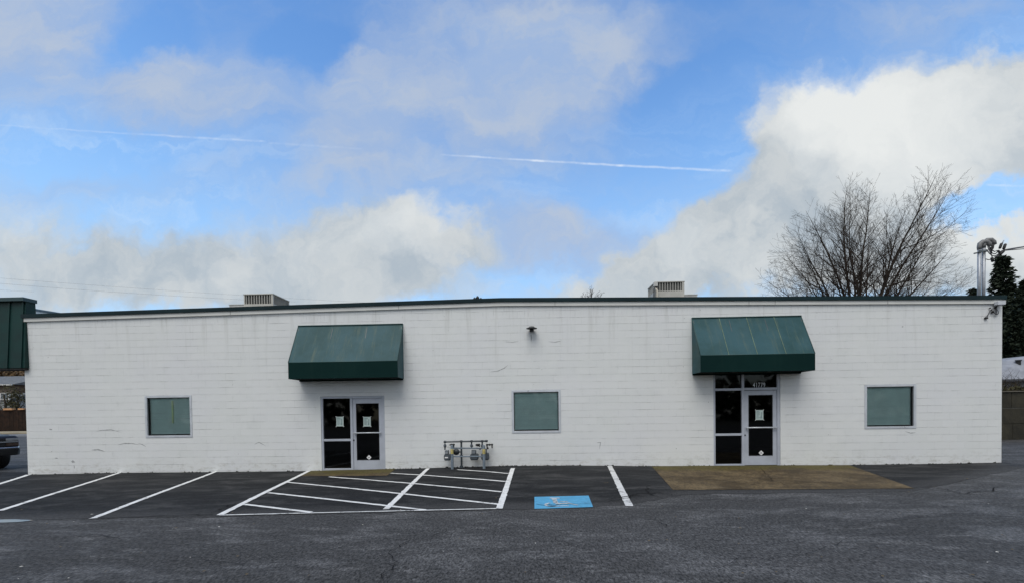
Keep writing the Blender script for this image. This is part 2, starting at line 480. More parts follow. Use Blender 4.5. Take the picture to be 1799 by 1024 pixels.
tag(sheet([(547, 826.6), (695, 823.2), (679.7, 835.5), (528, 836.2)], .010, 20, 8).build('concrete_apron', M_CONC, recalc=False, smooth=True),
    'narrow mossy concrete apron before the door beside the gas meters', kind='structure')

def stripe(p0, p1, w, lift=.014, w1=None, rag=.008):
    a, b = G(*p0), G(*p1); w1 = w1 or w
    d = Vector((b.x - a.x, b.y - a.y, 0)); L = d.length; d.normalize(); nrm = Vector((-d.y, d.x, 0))
    n = max(6, int(L / .08)); mb = MB(); sd = random.random() * 50
    for i in range(n + 1):
        t = i / n; c = a.lerp(b, t); hw = (w + (w1 - w) * t) / 2
        for sgn in (-1, 1):
            q = c + nrm * sgn * (hw + rag * mnoise.noise((t * L * 6 + sd, sgn * 5, 0)) * 2)
            mb.v.append((q.x, q.y, gz(q.x, q.y) + lift))
    mb.f = [(2 * i, 2 * i + 1, 2 * i + 3, 2 * i + 2) for i in range(n)]; mb.mi = [0] * n
    return mb
GRP = 'white parking stall lines'
for p0, p1, w, lab, mm in [
    ((50, 833.5), (-40, 862), .11, 'short white stall line running past the left corner of the building', M_LINE),
    ((210, 830), (0, 897), .10, 'white stall line starting at the wall between left corner and left window', M_LINE),
    ((378, 828.5), (162, 911), .10, 'white stall line starting at the wall just past the left window', M_LINE),
    ((1071, 818.5), (1106, 889), .13, 'worn cracked white stall line right of the blue accessible symbol', M_LINEWORN)]:
    tag(stripe(p0, p1, w, .010).build('parking_line', mm, recalc=False), lab, 'parking line', GRP)

aisle = thing('hatched_aisle', 'white hatched no parking zone painted before the left door and gas meters', 'pavement marking', G(640, 860))
for p0, p1, w in [((543, 827), (386, 905.5), .11), ((901, 822.5), (877, 894), .112), ((752, 823), (678, 895), .105), ((386, 905.5), (877, 893.8), .055)]:
    stripe(p0, p1, w, .016).build('border_line', M_LINE if w > .1 else M_LINEWORN, aisle, recalc=False)
for p0, p1 in [((803.5, 824.8), (893, 831.7)), ((686.5, 831), (888, 845.8)), ((577.8, 837.4), (881, 864)), ((505.4, 847.2), (876, 886)), ((471, 865.5), (747, 896)), ((429.6, 886), (547, 900))]:
    stripe(p0, p1, .085, .012, .085).build('hatch_line', M_LINE, aisle, recalc=False)

sym = thing('accessible_parking_symbol', 'faded blue square with worn white wheelchair symbol painted on the asphalt', 'pavement marking', G(985, 882))
sheet([(939, 873), (1034, 870.8), (1042, 891), (939, 894.3)], .012, 12, 12).build('blue_field', M_BLUE, sym, recalc=False)
ic = MB()
def zp(x, y): return (930 + x / 13.84, 860 + y / 13.84)
for pts, w in [([(500, 212), (740, 216)], .075), ([(600, 215), (625, 280), (650, 340)], .085), ([(640, 345), (780, 352), (930, 345)], .10), ([(740, 300), (930, 300)], .05),
               ([(930, 330), (1060, 365), (1180, 388)], .05), ([(500, 335), (430, 350), (395, 385), (430, 408), (560, 412)], .055), ([(560, 420), (760, 408), (960, 400)], .04)]:
    for a, b in zip(pts, pts[1:]):
        q = stripe(zp(*a), zp(*b), w, .0165); ic.add(q.v, q.f)
ic.build('wheelchair_icon', M_ICON, sym, recalc=False)

# puddle, cracks
def water_mat():
    m = mat('puddle_water', (.02, .022, .025), .04, 0, .9, .02)
    return m
pd = MB(); c = G(8, 915.0)
N = 40; pts = []
for k in range(N):
    t = 2 * math.pi * k / N
    rr = 1 + .18 * mnoise.noise((math.cos(t) * 1.7, math.sin(t) * 1.7, 2))
    x_, y_ = c.x + .42 * rr * math.cos(t), c.y + .10 * rr * math.sin(t)
    pts.append((x_, y_, gz(x_, y_) + .007))
pd.poly(pts)
tag(pd.build('puddle', water_mat(), recalc=False), 'small shiny rain puddle at the left edge of the lot', kind='structure')

M_CRACK = mat('crack_dark', (.010, .010, .011), .9, 0, .1)  # near-black colour of the crack strips
def crack(px, w, name='crack', sub=5, amp=.05):
    P = [G(*p) for p in px]; q = []
    for a, b in zip(P, P[1:]):
        for i in range(sub):
            t = i / sub; p = a.lerp(b, t)
            p = p + Vector((random.uniform(-amp, amp), random.uniform(-amp, amp), 0)); q.append(p)
    q.append(P[-1]); mb = MB()
    for i, p in enumerate(q):
        d = q[min(i + 1, len(q) - 1)] - q[max(0, i - 1)]; d.z = 0; d.normalize(); n = Vector((-d.y, d.x, 0))
        hw = w / 2 * random.uniform(.4, 1.2) * (1 - abs(2 * i / (len(q) - 1) - 1) ** 4)
        for sg in (-1, 1):
            v = p + n * sg * hw; mb.v.append((v.x, v.y, gz(v.x, v.y) + .0185))
    mb.f = [(2 * i, 2 * i + 1, 2 * i + 3, 2 * i + 2) for i in range(len(q) - 1)]; mb.mi = [0] * len(mb.f)
    o = mb.build(name, M_CRACK, recalc=False); attach(o, ground); return o
for px, w in [([(820, 918), (770, 940), (700, 958), (684, 978), (692, 992), (678, 1010), (686, 1040)], .012),
              ([(1062, 878), (1090, 874), (1120, 868), (1160, 866), (1200, 872)], .03), ([(1050, 882), (1085, 880), (1112, 872), (1150, 872)], .025),
              ([(1140, 852), (1135, 860), (1150, 872), (1165, 874)], .02), ([(1570, 860), (1640, 855), (1690, 868), (1740, 862), (1770, 852)], .025),
              ([(370, 903), (400, 889), (415, 884)], .03), ([(140, 912), (240, 908), (330, 905), (386, 906)], .03), ([(1140, 912), (1165, 920), (1180, 926)], .02),
              ([(939, 887), (965, 888), (1000, 886), (1040, 884)], .022), ([(1200, 880), (1270, 878), (1340, 882), (1420, 874)], .02),
              ([(640, 893), (700, 893), (760, 896), (830, 893)], .022), ([(150, 1010), (300, 985), (420, 990), (560, 962)], .008), ([(1230, 1015), (1300, 985), (1420, 975), (1500, 945), (1620, 930)], .009), ([(960, 940), (1010, 960), (1080, 965)], .008), ([(1500, 905), (1560, 915), (1660, 905), (1790, 900)], .012), ([(60, 945), (160, 940), (240, 950)], .009), ([(1330, 819), (1345, 832), (1362, 846), (1402, 858)], .012)]:
    crack(px, w)

# litter: dead leaves and pale crumbs
lf = MB()
for i in range(150):
    px = random.uniform(-40, 1840); py = random.choice([random.uniform(835, 900), random.uniform(895, 1030), random.uniform(900, 1030)])
    p = G(px, py); a = random.uniform(0, 6.28); r_ = random.uniform(.008, .028)
    lf.m = random.choice([0, 0, 1, 2])
    d = Vector((math.cos(a), math.sin(a), 0)); n = Vector((-d.y, d.x, 0)); z = Vector((0, 0, .018))
    lf.add([p + z - d * r_, p + z + n * r_ * .5 + Vector((0, 0, .006)), p + z + d * r_, p + z - n * r_ * .5], [(0, 1, 2, 3)])
tag(lf.build('leaf_litter', [mat('dead_leaf', (.10, .075, .04), .8), mat('pale_crumb', (.40, .39, .36), .8), mat('dark_crumb', (.02, .018, .015), .8)], recalc=False),
    'scattered dead leaves and pale crumbs on the asphalt', 'litter', kind='stuff')
# moss and grit tufts where the wall meets the ground, thickened as its contact shade
ms = MB()
for i in range(900):
    x_ = random.uniform(-14.8, 13.1)
    if -5.95 < x_ < -4.05 or 5.3 < x_ < 7.2: continue
    if mnoise.noise((x_ * 1.3, 0, 5)) < -.05: continue
    y_ = -random.uniform(.005, .05); r_ = random.uniform(.008, .03); z_ = gz(x_, y_)
    for k in range(4):
        a = random.uniform(0, 6.28); d = Vector((math.cos(a), math.sin(a) * .5, 0)) * r_
        b = Vector((x_, y_, z_)); ms.add([b - d, b + d, b + d * .2 + Vector((0, -.01, r_ * random.uniform(.6, 1.5)))], [(0, 1, 2)])
tag(ms.build('moss_fringe', mat('dark_moss', (.022, .026, .014), .95, 0, .1, .4, 20), recalc=False), 'thin dark fringe of moss and grit along the foot of the white wall', 'moss', kind='stuff')

# ---------------------------------------------------------------- the white building
XL, XR, XRIDGE, DEPTH = -14.79, 13.19, -.65, 14.0
ZL, ZRG, ZR = 4.56, 4.735, 4.50          # wall height at left, ridge, right (hidden behind the trim)
def roofz(x):
    return ZL + (ZRG - ZL) * (x - XL) / (XRIDGE - XL) if x < XRIDGE else ZRG + (ZR - ZRG) * (x - XRIDGE) / (XR - XRIDGE)
bld = thing('commercial_building', 'long low white painted block building with two doors and three windows', 'building', (-.8, 0, 0))
WINS = [(-11.165, -9.755), (-.390, 1.015), (9.478, 10.885)]; WZ = (1.0, 2.235)
D1 = (-5.935, -4.065, -.02, 2.135); D2 = (5.315, 7.170, .0, 2.86)
OPEN = [(a, b, *WZ) for a, b in WINS] + [D1, D2]
wb = MB()
xs = sorted({XL, XR, XRIDGE, *[o[0] for o in OPEN], *[o[1] for o in OPEN], *[XL + (XR - XL) * i / 60 for i in range(61)]})
zs = sorted({-.4, 4.4, *[o[2] for o in OPEN], *[o[3] for o in OPEN]})
def wp(x, z): return (x, 0, z)
for xa, xb in zip(xs, xs[1:]):
    if xb - xa < 1e-6: continue
    for za, zb_ in zip(zs, zs[1:]):
        xm, zm = (xa + xb) / 2, (za + zb_) / 2
        if any(o[0] < xm < o[1] and o[2] < zm < o[3] for o in OPEN): continue
        wb.quad(wp(xa, za), wp(xb, za), wp(xb, zb_), wp(xa, zb_))
    wb.quad(wp(xa, 4.4), wp(xb, 4.4), wp(xb, roofz(xb)), wp(xa, roofz(xa)))
for (a, b, c_, d_) in OPEN:                # reveals
    t_ = .2
    wb.quad((a, 0, c_), (a, t_, c_), (a, t_, d_), (a, 0, d_)); wb.quad((b, 0, c_), (b, 0, d_), (b, t_, d_), (b, t_, c_))
    wb.quad((a, 0, d_), (a, t_, d_), (b, t_, d_), (b, 0, d_)); wb.quad((a, 0, c_), (b, 0, c_), (b, t_, c_), (a, t_, c_))
wb.quad((XL, 0, -.4), (XL, DEPTH, -.4), (XL, DEPTH, ZL), (XL, 0, ZL)); wb.quad((XR, 0, -.4), (XR, 0, ZR), (XR, DEPTH, ZR), (XR, DEPTH, -.4))
wb.poly([(XL, DEPTH, -.4), (XR, DEPTH, -.4), (XR, DEPTH, ZR), (XRIDGE, DEPTH, ZRG), (XL, DEPTH, ZL)])
wb.build('wall', M_WALL, bld, recalc=False)
rf = MB()
rf.quad((XL, .0, ZL - .22), (XRIDGE, .0, ZRG - .22), (XRIDGE, DEPTH, ZRG - .22), (XL, DEPTH, ZL - .22))
rf.quad((XRIDGE, .0, ZRG - .22), (XR, .0, ZR - .22), (XR, DEPTH, ZR - .22), (XRIDGE, DEPTH, ZRG - .22))
rf.build('roof', M_ROOF, bld)
it = MB()
it.box((XL + .02, .25, -.1), (XR - .02, DEPTH - .02, .0)); it.quad((XL + .03, 5.5, 0), (XR - .03, 5.5, 0), (XR - .03, 5.5, 4.2), (XL + .03, 5.5, 4.2))
it.build('interior', M_ROOM, bld)

# roof trim: white board below, green metal coping above; both follow the low gable
TRIM_T = [(42, 553), (300, 545.4), (600, 534.5), (880, 524.4), (1180, 522.6), (1480, 521.4), (1763, 519.8)]
def trim(lo, hi, y0, y1, xa, xb):
    mb = MB()
    for a, b in ((xa, XRIDGE), (XRIDGE, xb)):
        def zz(x): return (4.675 + (4.845 - 4.675) * (x - XL) / (XRIDGE - XL)) if x <= XRIDGE else (4.845 + (4.612 - 4.845) * (x - XRIDGE) / (XR - XRIDGE))
        mb.hexa([(a, y0, zz(a) + lo), (b, y0, zz(b) + lo), (b, y1, zz(b) + lo), (a, y1, zz(a) + lo), (a, y0, zz(a) + hi), (b, y0, zz(b) + hi), (b, y1, zz(b) + hi), (a, y1, zz(a) + hi)])
    return mb
trim(-.108, 0, -.075, .20, XL + .02, XR + .05).build('coping', M_COPING, bld)
fas = trim(-.215, -.109, -.045, -.003, XL + .02, XR + .05)
fas.build('fascia', M_FASCIA, bld)
sj = MB()                                     # joint straps of the white board
for px in (404, 700, 975, 1316, 1362, 1560):
    sj = MB()
    q = W(px, 534, -.05); xj = q.x
    zj = (4.675 + .17 * (xj - XL) / (XRIDGE - XL)) if xj < XRIDGE else (4.845 - .233 * (xj - XRIDGE) / (XR - XRIDGE))
    sj.box((xj - .008, -.0475, zj - .2155), (xj + .008, -.0455, zj - .112)); sj.build('joint_seam', mat('seam_grey', (.34, .34, .33), .7), bld)

# windows
def window(x0, x1, z0, z1, extra=None):
    fr = MB(); fr.frame(x0 + .002, x1 - .002, z0 + .002, z1 - .002, .062, -.012, .075)
    fo = fr.build('window', M_ALU_LIGHT, bld, bevel=.004)
    gk = MB(); gk.frame(x0 + .064, x1 - .064, z0 + .064, z1 - .064, .012, .03, .07); gk.build('gasket', M_BLACK, fo)
    pn = MB(); pn.quad((x0 + .06, .05, z0 + .06), (x1 - .06, .05, z0 + .06), (x1 - .06, .05, z1 - .06), (x0 + .06, .05, z1 - .06)); pn.build('pane', M_GLASS, fo)
    bl = MB(); z = z1 - .10; rnd = random.Random(int(x0 * 100))
    bl.box((x0 + .07, .085, z1 - .10), (x1 - .07, .115, z1 - .066))
    while z > z0 + .13:
        dz = rnd.uniform(-.0015, .0015) if rnd.random() > .08 else rnd.uniform(-.008, .008); tilt = rnd.uniform(.006, .009)
        bl.quad((x0 + .078, .092, z - .012 + dz), (x1 - .078, .092, z - .012 - dz), (x1 - .078, .092 + tilt, z + .0135 - dz), (x0 + .078, .092 + tilt, z + .0135 + dz))
        z -= .0245
    bl.box((x0 + .078, .086, z - .006), (x1 - .078, .108, z + .014))
    bl.build('blind', M_BLIND, fo, recalc=False)
    return fo
w1 = window(*WINS[0], *WZ); w2 = window(*WINS[1], *WZ); w3 = window(*WINS[2], *WZ)
for o_, l_ in ((w1, 'left window with a pale vertical strip showing behind its blind'), (w2, 'middle window between the two doors'), (w3, 'right window near the corner')): o_['label'] = l_
sl = MB(); a = W(301, 704, .08); sl.box((a.x, .076, 1.42), (a.x + .055, .080, 2.08)); sl.build('wand_strip', mat('blind_strip', (.80, .88, .52), .6), w1)

# storefront entrances
def rect(px0, py0, px1, py1, Y=0.0):
    a = W(px0, py0, Y); b = W(px1, py1, Y); return (a.x, b.x, b.z, a.z)
def storefront(x0, x1, z0, z1, xm, leaf, rails, glasses, leafglass, bar_z, lock, dia, label):
    """outer frame with mullion; glasses: fixed panes; leaf: door leaf rectangle."""
    fr = MB(); y0, y1 = .015, .11
    J = .055
    fr.box((x0, y0, z0), (x0 + J, y1, z1)); fr.box((x1 - .075, y0, z0), (x1, y1, z1)); fr.box((x0 + J, y0, z1 - .06), (x1 - .075, y1, z1))
    fr.box((xm - .035, y0, z0), (xm + .035, y1, z1 - .061))
    for (xa, xb, za, zb_) in rails: fr.box((xa, y0 + .004, za), (xb, y1 - .004, zb_))
    fo = fr.build('storefront', M_ALU, bld, bevel=.004); fo['label'] = label
    for (xa, xb, za, zb_) in glasses:
        p = MB(); p.quad((xa, .06, za), (xb, .06, za), (xb, .06, zb_), (xa, .06, zb_)); p.build('pane', M_DARKGLASS, fo)
    lx0, lx1, lz0, lz1 = leaf; gx0, gx1, gz0, gz1 = leafglass
    d = MB(); a0, a1 = .035, .08
    d.box((lx0, a0, lz0), (gx0, a1, lz1)); d.box((gx1, a0, lz0), (lx1, a1, lz1)); d.box((gx0, a0, lz0), (gx1, a1, gz0)); d.box((gx0, a0, gz1), (gx1, a1, lz1))
    do = d.build('door', M_ALU, bld, bevel=.004)
    k = MB(); k.frame(gx0, gx1, gz0, gz1, .014, .03, .075); k.build('gasket', M_BLACK, do)
    p = MB(); p.quad((gx0 + .01, .055, gz0 + .01), (gx1 - .01, .055, gz0 + .01), (gx1 - .01, .055, gz1 - .01), (gx0 + .01, .055, gz1 - .01)); p.build('pane', M_DARKGLASS, do)
    b = MB(); b.tube([(lx0 + .03, -.03, bar_z), (lx1 - .03, -.03, bar_z)], .019, 10)
    for xx in (lx0 + .06, lx1 - .06): b.tube([(xx, -.03, bar_z), (xx, .034, bar_z)], .014, 8)
    b.build('push_bar', M_ALU_LIGHT, do, smooth=True)
    L = MB(); L.lathe([(.001, .0), (.024, .002), (.024, .014), (.024, .016)], (lock[0], .020, lock[1]), 'y', 16); L.build('lock', M_BLACK, do)
    st = MB(); r_ = .072; st.prism([(dia[0] - r_, .047, dia[1]), (dia[0], .047, dia[1] - r_), (dia[0] + r_, .047, dia[1]), (dia[0], .047, dia[1] + r_)], (0, .003, 0))
    so = st.build('diamond_sticker', M_STICKER, do); 
    s2 = MB(); s2.m = 0; r2 = .024
    s2.prism([(dia[0] - r2, .0445, dia[1] - .014), (dia[0] + r2, .0445, dia[1] - .014), (dia[0] + r2, .0445, dia[1] + .014), (dia[0] - r2, .0445, dia[1] + .014)], (0, .002, 0))
    s2.build('sticker_print', mat('sticker_grey', (.30, .30, .30), .7), do)
    return fo, do
def rz(px, py, Y=0): return W(px, py, Y).z
def rx(px, py, Y=0): return W(px, py, Y).x
# left entrance
xm1 = rx(618, 760, .02)
x0, x1, z0, z1 = D1[0] + .003, D1[1] - .003, D1[2] + .002, D1[3] - .003
zr0, zr1 = rz(590, 774.2, .03), rz(590, 770.3, .03)
L1 = (xm1 + .038, x1 - .079, z0 + .012, z1 - .075)
g1 = (rx(626.4, 760, .04), rx(666.3, 760, .04), rz(646, 807.3, .04), rz(646, 707.8, .04))
sf1, door1 = storefront(x0, x1, z0, z1, xm1, L1, [(x0 + .056, xm1 - .036, zr0, zr1), (x0 + .056, xm1 - .036, z0, z0 + .06), (xm1 + .036, x1 - .076, z1 - .072, z1 - .0615)],
    [(x0 + .05, xm1 - .03, z0 + .055, zr0 + .004), (x0 + .05, xm1 - .03, zr1 - .004, z1 - .055)], g1, rz(645, 759.6, -.03), (rx(621.5, 772.5, .03), rz(621.5, 772.5, .03)), (rx(648.3, 802.7, .05), rz(648.3, 802.7, .05)),
    'grey framed glass entrance beside the gas meters')
# right entrance with transoms
xm2 = rx(1305.5, 740, .02)
x0, x1, z0, z1 = D2[0] + .003, D2[1] - .003, D2[2] + .004, D2[3] - .003
ra = (rz(1280, 764.6, .03), rz(1280, 760.6, .03)); rt = (rz(1280, 685.5, .03), rz(1280, 681.4, .03)); rt2 = (rz(1340, 684.3, .03), rz(1340, 680, .03))
L2 = (xm2 + .038, x1 - .079, z0 + .012, rt2[0] - .012)
g2 = (rx(1314.9, 745, .04), rx(1357.3, 745, .04), rz(1336, 799.6, .04), rz(1336, 693, .04))
sf2, door2 = storefront(x0, x1, z0, z1, xm2, L2, [(x0 + .056, xm2 - .036, *ra), (x0 + .056, xm2 - .036, *rt), (xm2 + .036, x1 - .076, *rt2), (x0 + .056, xm2 - .036, z0, z0 + .05)],
    [(x0 + .05, xm2 - .03, z0 + .045, ra[0] + .004), (x0 + .05, xm2 - .03, ra[1] - .004, rt[0] + .004), (x0 + .05, xm2 - .03, rt[1] - .004, z1 - .055), (xm2 + .03, x1 - .07, rt2[1] - .004, z1 - .055)],
    g2, rz(1336, 750.4, -.03), (rx(1308.7, 763.7, .03), rz(1308.7, 763.7, .03)), (rx(1337.2, 794.7, .05), rz(1337.2, 794.7, .05)), 'grey framed glass entrance with transom panes under the right awning')
# sill plates
for (xa, xb, zz, who) in ((D1[0], D1[1], D1[2], sf1), (D2[0], D2[1], D2[2], sf2)):
    m_ = MB(); m_.box((xa + .01, -.03, zz - .06), (xb - .01, .12, zz + .0015)); m_.build('threshold', M_ALU_LIGHT, who)

def text_mesh(body, size, name, m, parent, loc, ext=.0015, squeeze=1.0):
    cu = bpy.data.curves.new(name, 'FONT'); cu.body = body; cu.size = size; cu.extrude = ext; cu.align_x = 'CENTER'; cu.align_y = 'CENTER'
    cu.offset = size * .004; cu.space_character = 1.12
    o = bpy.data.objects.new(name, cu); COL.objects.link(o)
    dg = bpy.context.evaluated_depsgraph_get()
    me = bpy.data.meshes.new_from_object(o.evaluated_get(dg))
    bpy.data.objects.remove(o)
    me.transform(Matrix.Translation(loc) @ Matrix.Rotation(R(90), 4, 'X') @ Matrix.Diagonal((squeeze, 1, 1, 1)))
    me.materials.clear(); me.materials.append(m); me.name = name
    o2 = bpy.data.objects.new(name, me); COL.objects.link(o2); attach(o2, parent); return o2
ax = (rx(1322.5, 676, .05) + rx(1345, 676, .05)) / 2; az = (rz(1334, 671.8, .05) + rz(1334, 680.0, .05)) / 2
text_mesh('41779', .185, 'address_number', mat('number_vinyl', (.72, .74, .76), .5), sf2, (ax, .054, az), .0015, .68)

# paper notices
def notice(px0, py0, px1, py1, label, seed, Y=.046):
    x0, x1, z0, z1 = rect(px0, py0, px1, py1, Y); cx = (x0 + x1) / 2; cz = (z0 + z1) / 2; w, h = .108, .14; rn = random.Random(seed)
    t = thing('paper_notice', label, 'notice', (cx, Y, cz), 'paper notices taped to the doors')
    p = MB()
    N = 6
    for j in range(N + 1):
        for i in range(N + 1):
            u, v = i / N - .5, j / N - .5
            p.v.append((cx + u * 2 * w, Y - .002 - .003 * mnoise.noise((u * 3 + seed, v * 3, 0)), cz + v * 2 * h))
    p.f = [(j * (N + 1) + i, j * (N + 1) + i + 1, (j + 1) * (N + 1) + i + 1, (j + 1) * (N + 1) + i) for j in range(N) for i in range(N)]; p.mi = [0] * len(p.f)
    p.build('sheet', M_PAPER, t, recalc=False)
    b = MB()
    for k in range(9):
        zz = cz + h * .72 - k * .024; L = rn.uniform(.06, .11)
        b.box((cx - w * .78, Y - .0072, zz), (cx - w * .78 + L, Y - .0062, zz + (.014 if k in (0, 1) else .007)))
    b.prism([(cx + .045, Y - .0072, cz + .075), (cx + .07, Y - .0072, cz + .08), (cx + .06, Y - .0072, cz - .0), (cx + .068, Y - .0072, cz - .095), (cx + .02, Y - .0072, cz - .095), (cx + .042, Y - .0072, cz)], (0, .001, 0))
    b.build('print', M_INK, t)
    for sx in (-1, 1):
        for sz in (-1, 1):
            q = MB(); a = R(45 if sx * sz < 0 else -45) + rn.uniform(-.15, .15); d = Vector((math.cos(a), 0, -math.sin(a))) * .020; n = Vector((d.z, 0, -d.x)) * .45
            c_ = Vector((cx + sx * w, Y - .0065, cz + sz * h))
            if sx * sz > 0: d.z, d.x = abs(d.z), abs(d.x); n = Vector((d.z, 0, -d.x)) * .38
            else: d.z, d.x = -abs(d.z), abs(d.x); n = Vector((d.z, 0, -d.x)) * .38
            q.prism([c_ - d - n, c_ + d - n, c_ + d + n, c_ - d + n], (0, -.001, 0)); q.build('tape', M_TAPE, t)
notice(590.2, 730.9, 604.2, 748.4, 'taped paper notice on the fixed pane left of the door by the gas meters', 1, .058)
notice(637.8, 731.2, 652, 748.7, 'taped paper notice on the glass door beside the gas meters', 2, .053)
notice(1326.4, 718.7, 1342, 737.7, 'taped paper notice on the door below the street number', 3, .053)

# scuffs on the paint
M_SCUFF = mat('rubber_scuff', (.40, .41, .41), .8, 0, .2, .2, 30)
def scuff(pts, w):
    mb = MB(); q = [W(*p) for p in pts]; s_ = []
    for i in range(len(q) - 1):
        for k in range(5): s_.append(q[i].lerp(q[i + 1], k / 5))
    s_.append(q[-1])
    for i, p in enumerate(s_):
        d = (s_[min(i + 1, len(s_) - 1)] - s_[max(0, i - 1)]).normalized(); n = Vector((-d.z, 0, d.x)); hw = w / 2 * (1 - abs(2 * i / (len(s_) - 1) - 1) ** 2) * random.uniform(.6, 1)
        mb.v += [(p.x - n.x * hw, -.002, p.z - n.z * hw), (p.x + n.x * hw, -.002, p.z + n.z * hw)]
    mb.f = [(2 * i, 2 * i + 1, 2 * i + 3, 2 * i + 2) for i in range(len(s_) - 1)]; mb.mi = [0] * len(mb.f)
    mb.build('scuff', M_SCUFF, bld, recalc=False)
for pts, w in [([(168, 757), (180, 755), (195, 754), (214, 759)], .03), ([(206, 781), (218, 778), (232, 778), (245, 781)], .035), ([(243, 778), (250, 780), (257, 784)], .03),
               ([(860, 653), (875, 651), (886, 646), (893, 640)], .03), ([(884, 599.5), (900, 600.5), (912, 599)], .02), ([(962, 599.5), (975, 600.5), (988, 598)], .022),
               ([(446, 780), (455, 776), (468, 783)], .025), ([(1048, 777), (1055, 776), (1053, 789)], .03), ([(86, 753), (89, 753.5), (92, 754)], .05), ([(96, 804), (99, 804), (102, 804.5)], .04), ([(125, 810), (128, 810), (132, 811)], .09), ([(130, 816), (130.5, 819), (131, 823)], .03), ([(160, 790), (172, 789), (184, 792)], .05), ([(1590, 757), (1600, 760), (1609, 759)], .03), ([(933, 586), (933.5, 592), (933, 600)], .04)]:
    scuff(pts, w)

# ---------------------------------------------------------------- awnings
def awning(x0, x1, label, seams):
    zt, zf, zb_, dp = 4.178, 3.06, 2.61, .60
    t = thing('awning', label, 'awning', ((x0 + x1) / 2, 0, zb_), 'green fabric awnings over the doors')
    sl_ = MB(); n, m_ = 36, 12; rn = random.Random(int(x0))
    for j in range(m_ + 1):
        v = j / m_
        for i in range(n + 1):
            u = i / n; sag = .012 * math.sin(math.pi * v) * (1 - abs(math.cos(u * math.pi * (len(seams) + 1))) ** 4)
            sl_.v.append((x0 + (x1 - x0) * u, -.006 - (dp - .006) * v + sag * .6, zt + (zf - zt) * v - sag))
    sl_.f = [(j * (n + 1) + i, j * (n + 1) + i + 1, (j + 1) * (n + 1) + i + 1, (j + 1) * (n + 1) + i) for j in range(m_) for i in range(n)]; sl_.mi = [0] * len(sl_.f)
    co = sl_.build('canopy', M_AWN, t, recalc=False, smooth=True)
    for sx in seams:
        se = MB()
        xx = x0 + (x1 - x0) * sx
        se.tube([(xx, -.012, zt), (xx, -dp - .004, zf)] , .008, 5); se.build('seam', mat('faded_seam', (.16, .22, .15), .6, 0, .4, .3, 4), co)
    va = MB()
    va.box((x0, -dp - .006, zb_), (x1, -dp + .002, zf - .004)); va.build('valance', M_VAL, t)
    for xx, sg in ((x0, 1), (x1, -1)):
        sp = MB(); sp.prism([(xx + sg * .001, -.004, zt - .01), (xx + sg * .001, -.004, zb_), (xx + sg * .001, -dp + .004, zb_), (xx + sg * .001, -dp + .004, zf - .01)], (sg * .004, 0, 0)); sp.build('side_panel', M_AWN, t)
    hem = MB(); hem.tube([(x0, -.02, zt), (x1, -.02, zt)], .018, 6); hem.tube([(x0, -dp, zf), (x1, -dp, zf)], .010, 6)
    hem.tube([(x0, -.01, zt), (x0, -dp, zf)], .010, 6); hem.tube([(x1, -.01, zt), (x1, -dp, zf)], .010, 6); hem.build('piping', mat('awning_piping', (.02, .065, .062), .5), t, smooth=True)
    fr = MB()
    for xx in [x0 + .03 + (x1 - x0 - .06) * k / 3 for k in range(4)]:
        fr.tube([(xx, -.04, zb_ + .02), (xx, -dp + .03, zb_ + .02), (xx, -dp + .03, zf - .05), (xx, -.04, zt - .08)], .0125, 6)
    fr.tube([(x0 + .03, -dp + .03, zb_ + .02), (x1 - .03, -dp + .03, zb_ + .02)], .0125, 6); fr.tube([(x0 + .03, -.04, zb_ + .02), (x1 - .03, -.04, zb_ + .02)], .0125, 6)
    fr.build('support_frame', mat('awning_frame', (.10, .11, .11), .5, .5), t)
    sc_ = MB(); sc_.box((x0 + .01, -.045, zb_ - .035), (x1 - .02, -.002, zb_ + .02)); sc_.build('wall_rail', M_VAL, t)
awning(-6.532, -3.480, 'green awning over the lower door beside the gas meters, faint streaks', [])
awning(4.722, 7.738, 'green awning over the taller right entrance, with pale weathered seams', [.25, .5, .75])

# ---------------------------------------------------------------- wall light
c = W(934, 577, -.12)
wl = thing('wall_light', 'small dark disc shaped light fixture high on the white wall above the middle window', 'wall light', (c.x, 0, c.z))
b = MB(); b.lathe([(.03, .055), (.075, .05), (.085, .03), (.15, .008), (.155, -.004), (.08, -.012), (.06, -.012)], (c.x, -.16, c.z), 'z', 24); b.build('hood', mat('fixture_grey', (.055, .058, .058), .5, .2), wl, smooth=True)
b = MB(); b.lathe([(.05, -.09), (.058, -.08), (.06, -.013)], (c.x, -.16, c.z), 'z', 20); b.build('lamp_lens', M_BLACK, wl, smooth=True)
b = MB(); b.box((c.x - .05, -.07, c.z - .05), (c.x + .05, -.002, c.z + .035)); b.tube([(c.x, -.07, c.z + .01), (c.x, -.13, c.z + .01)], .02, 8); b.build('bracket', M_BLACK, wl, bevel=.006)

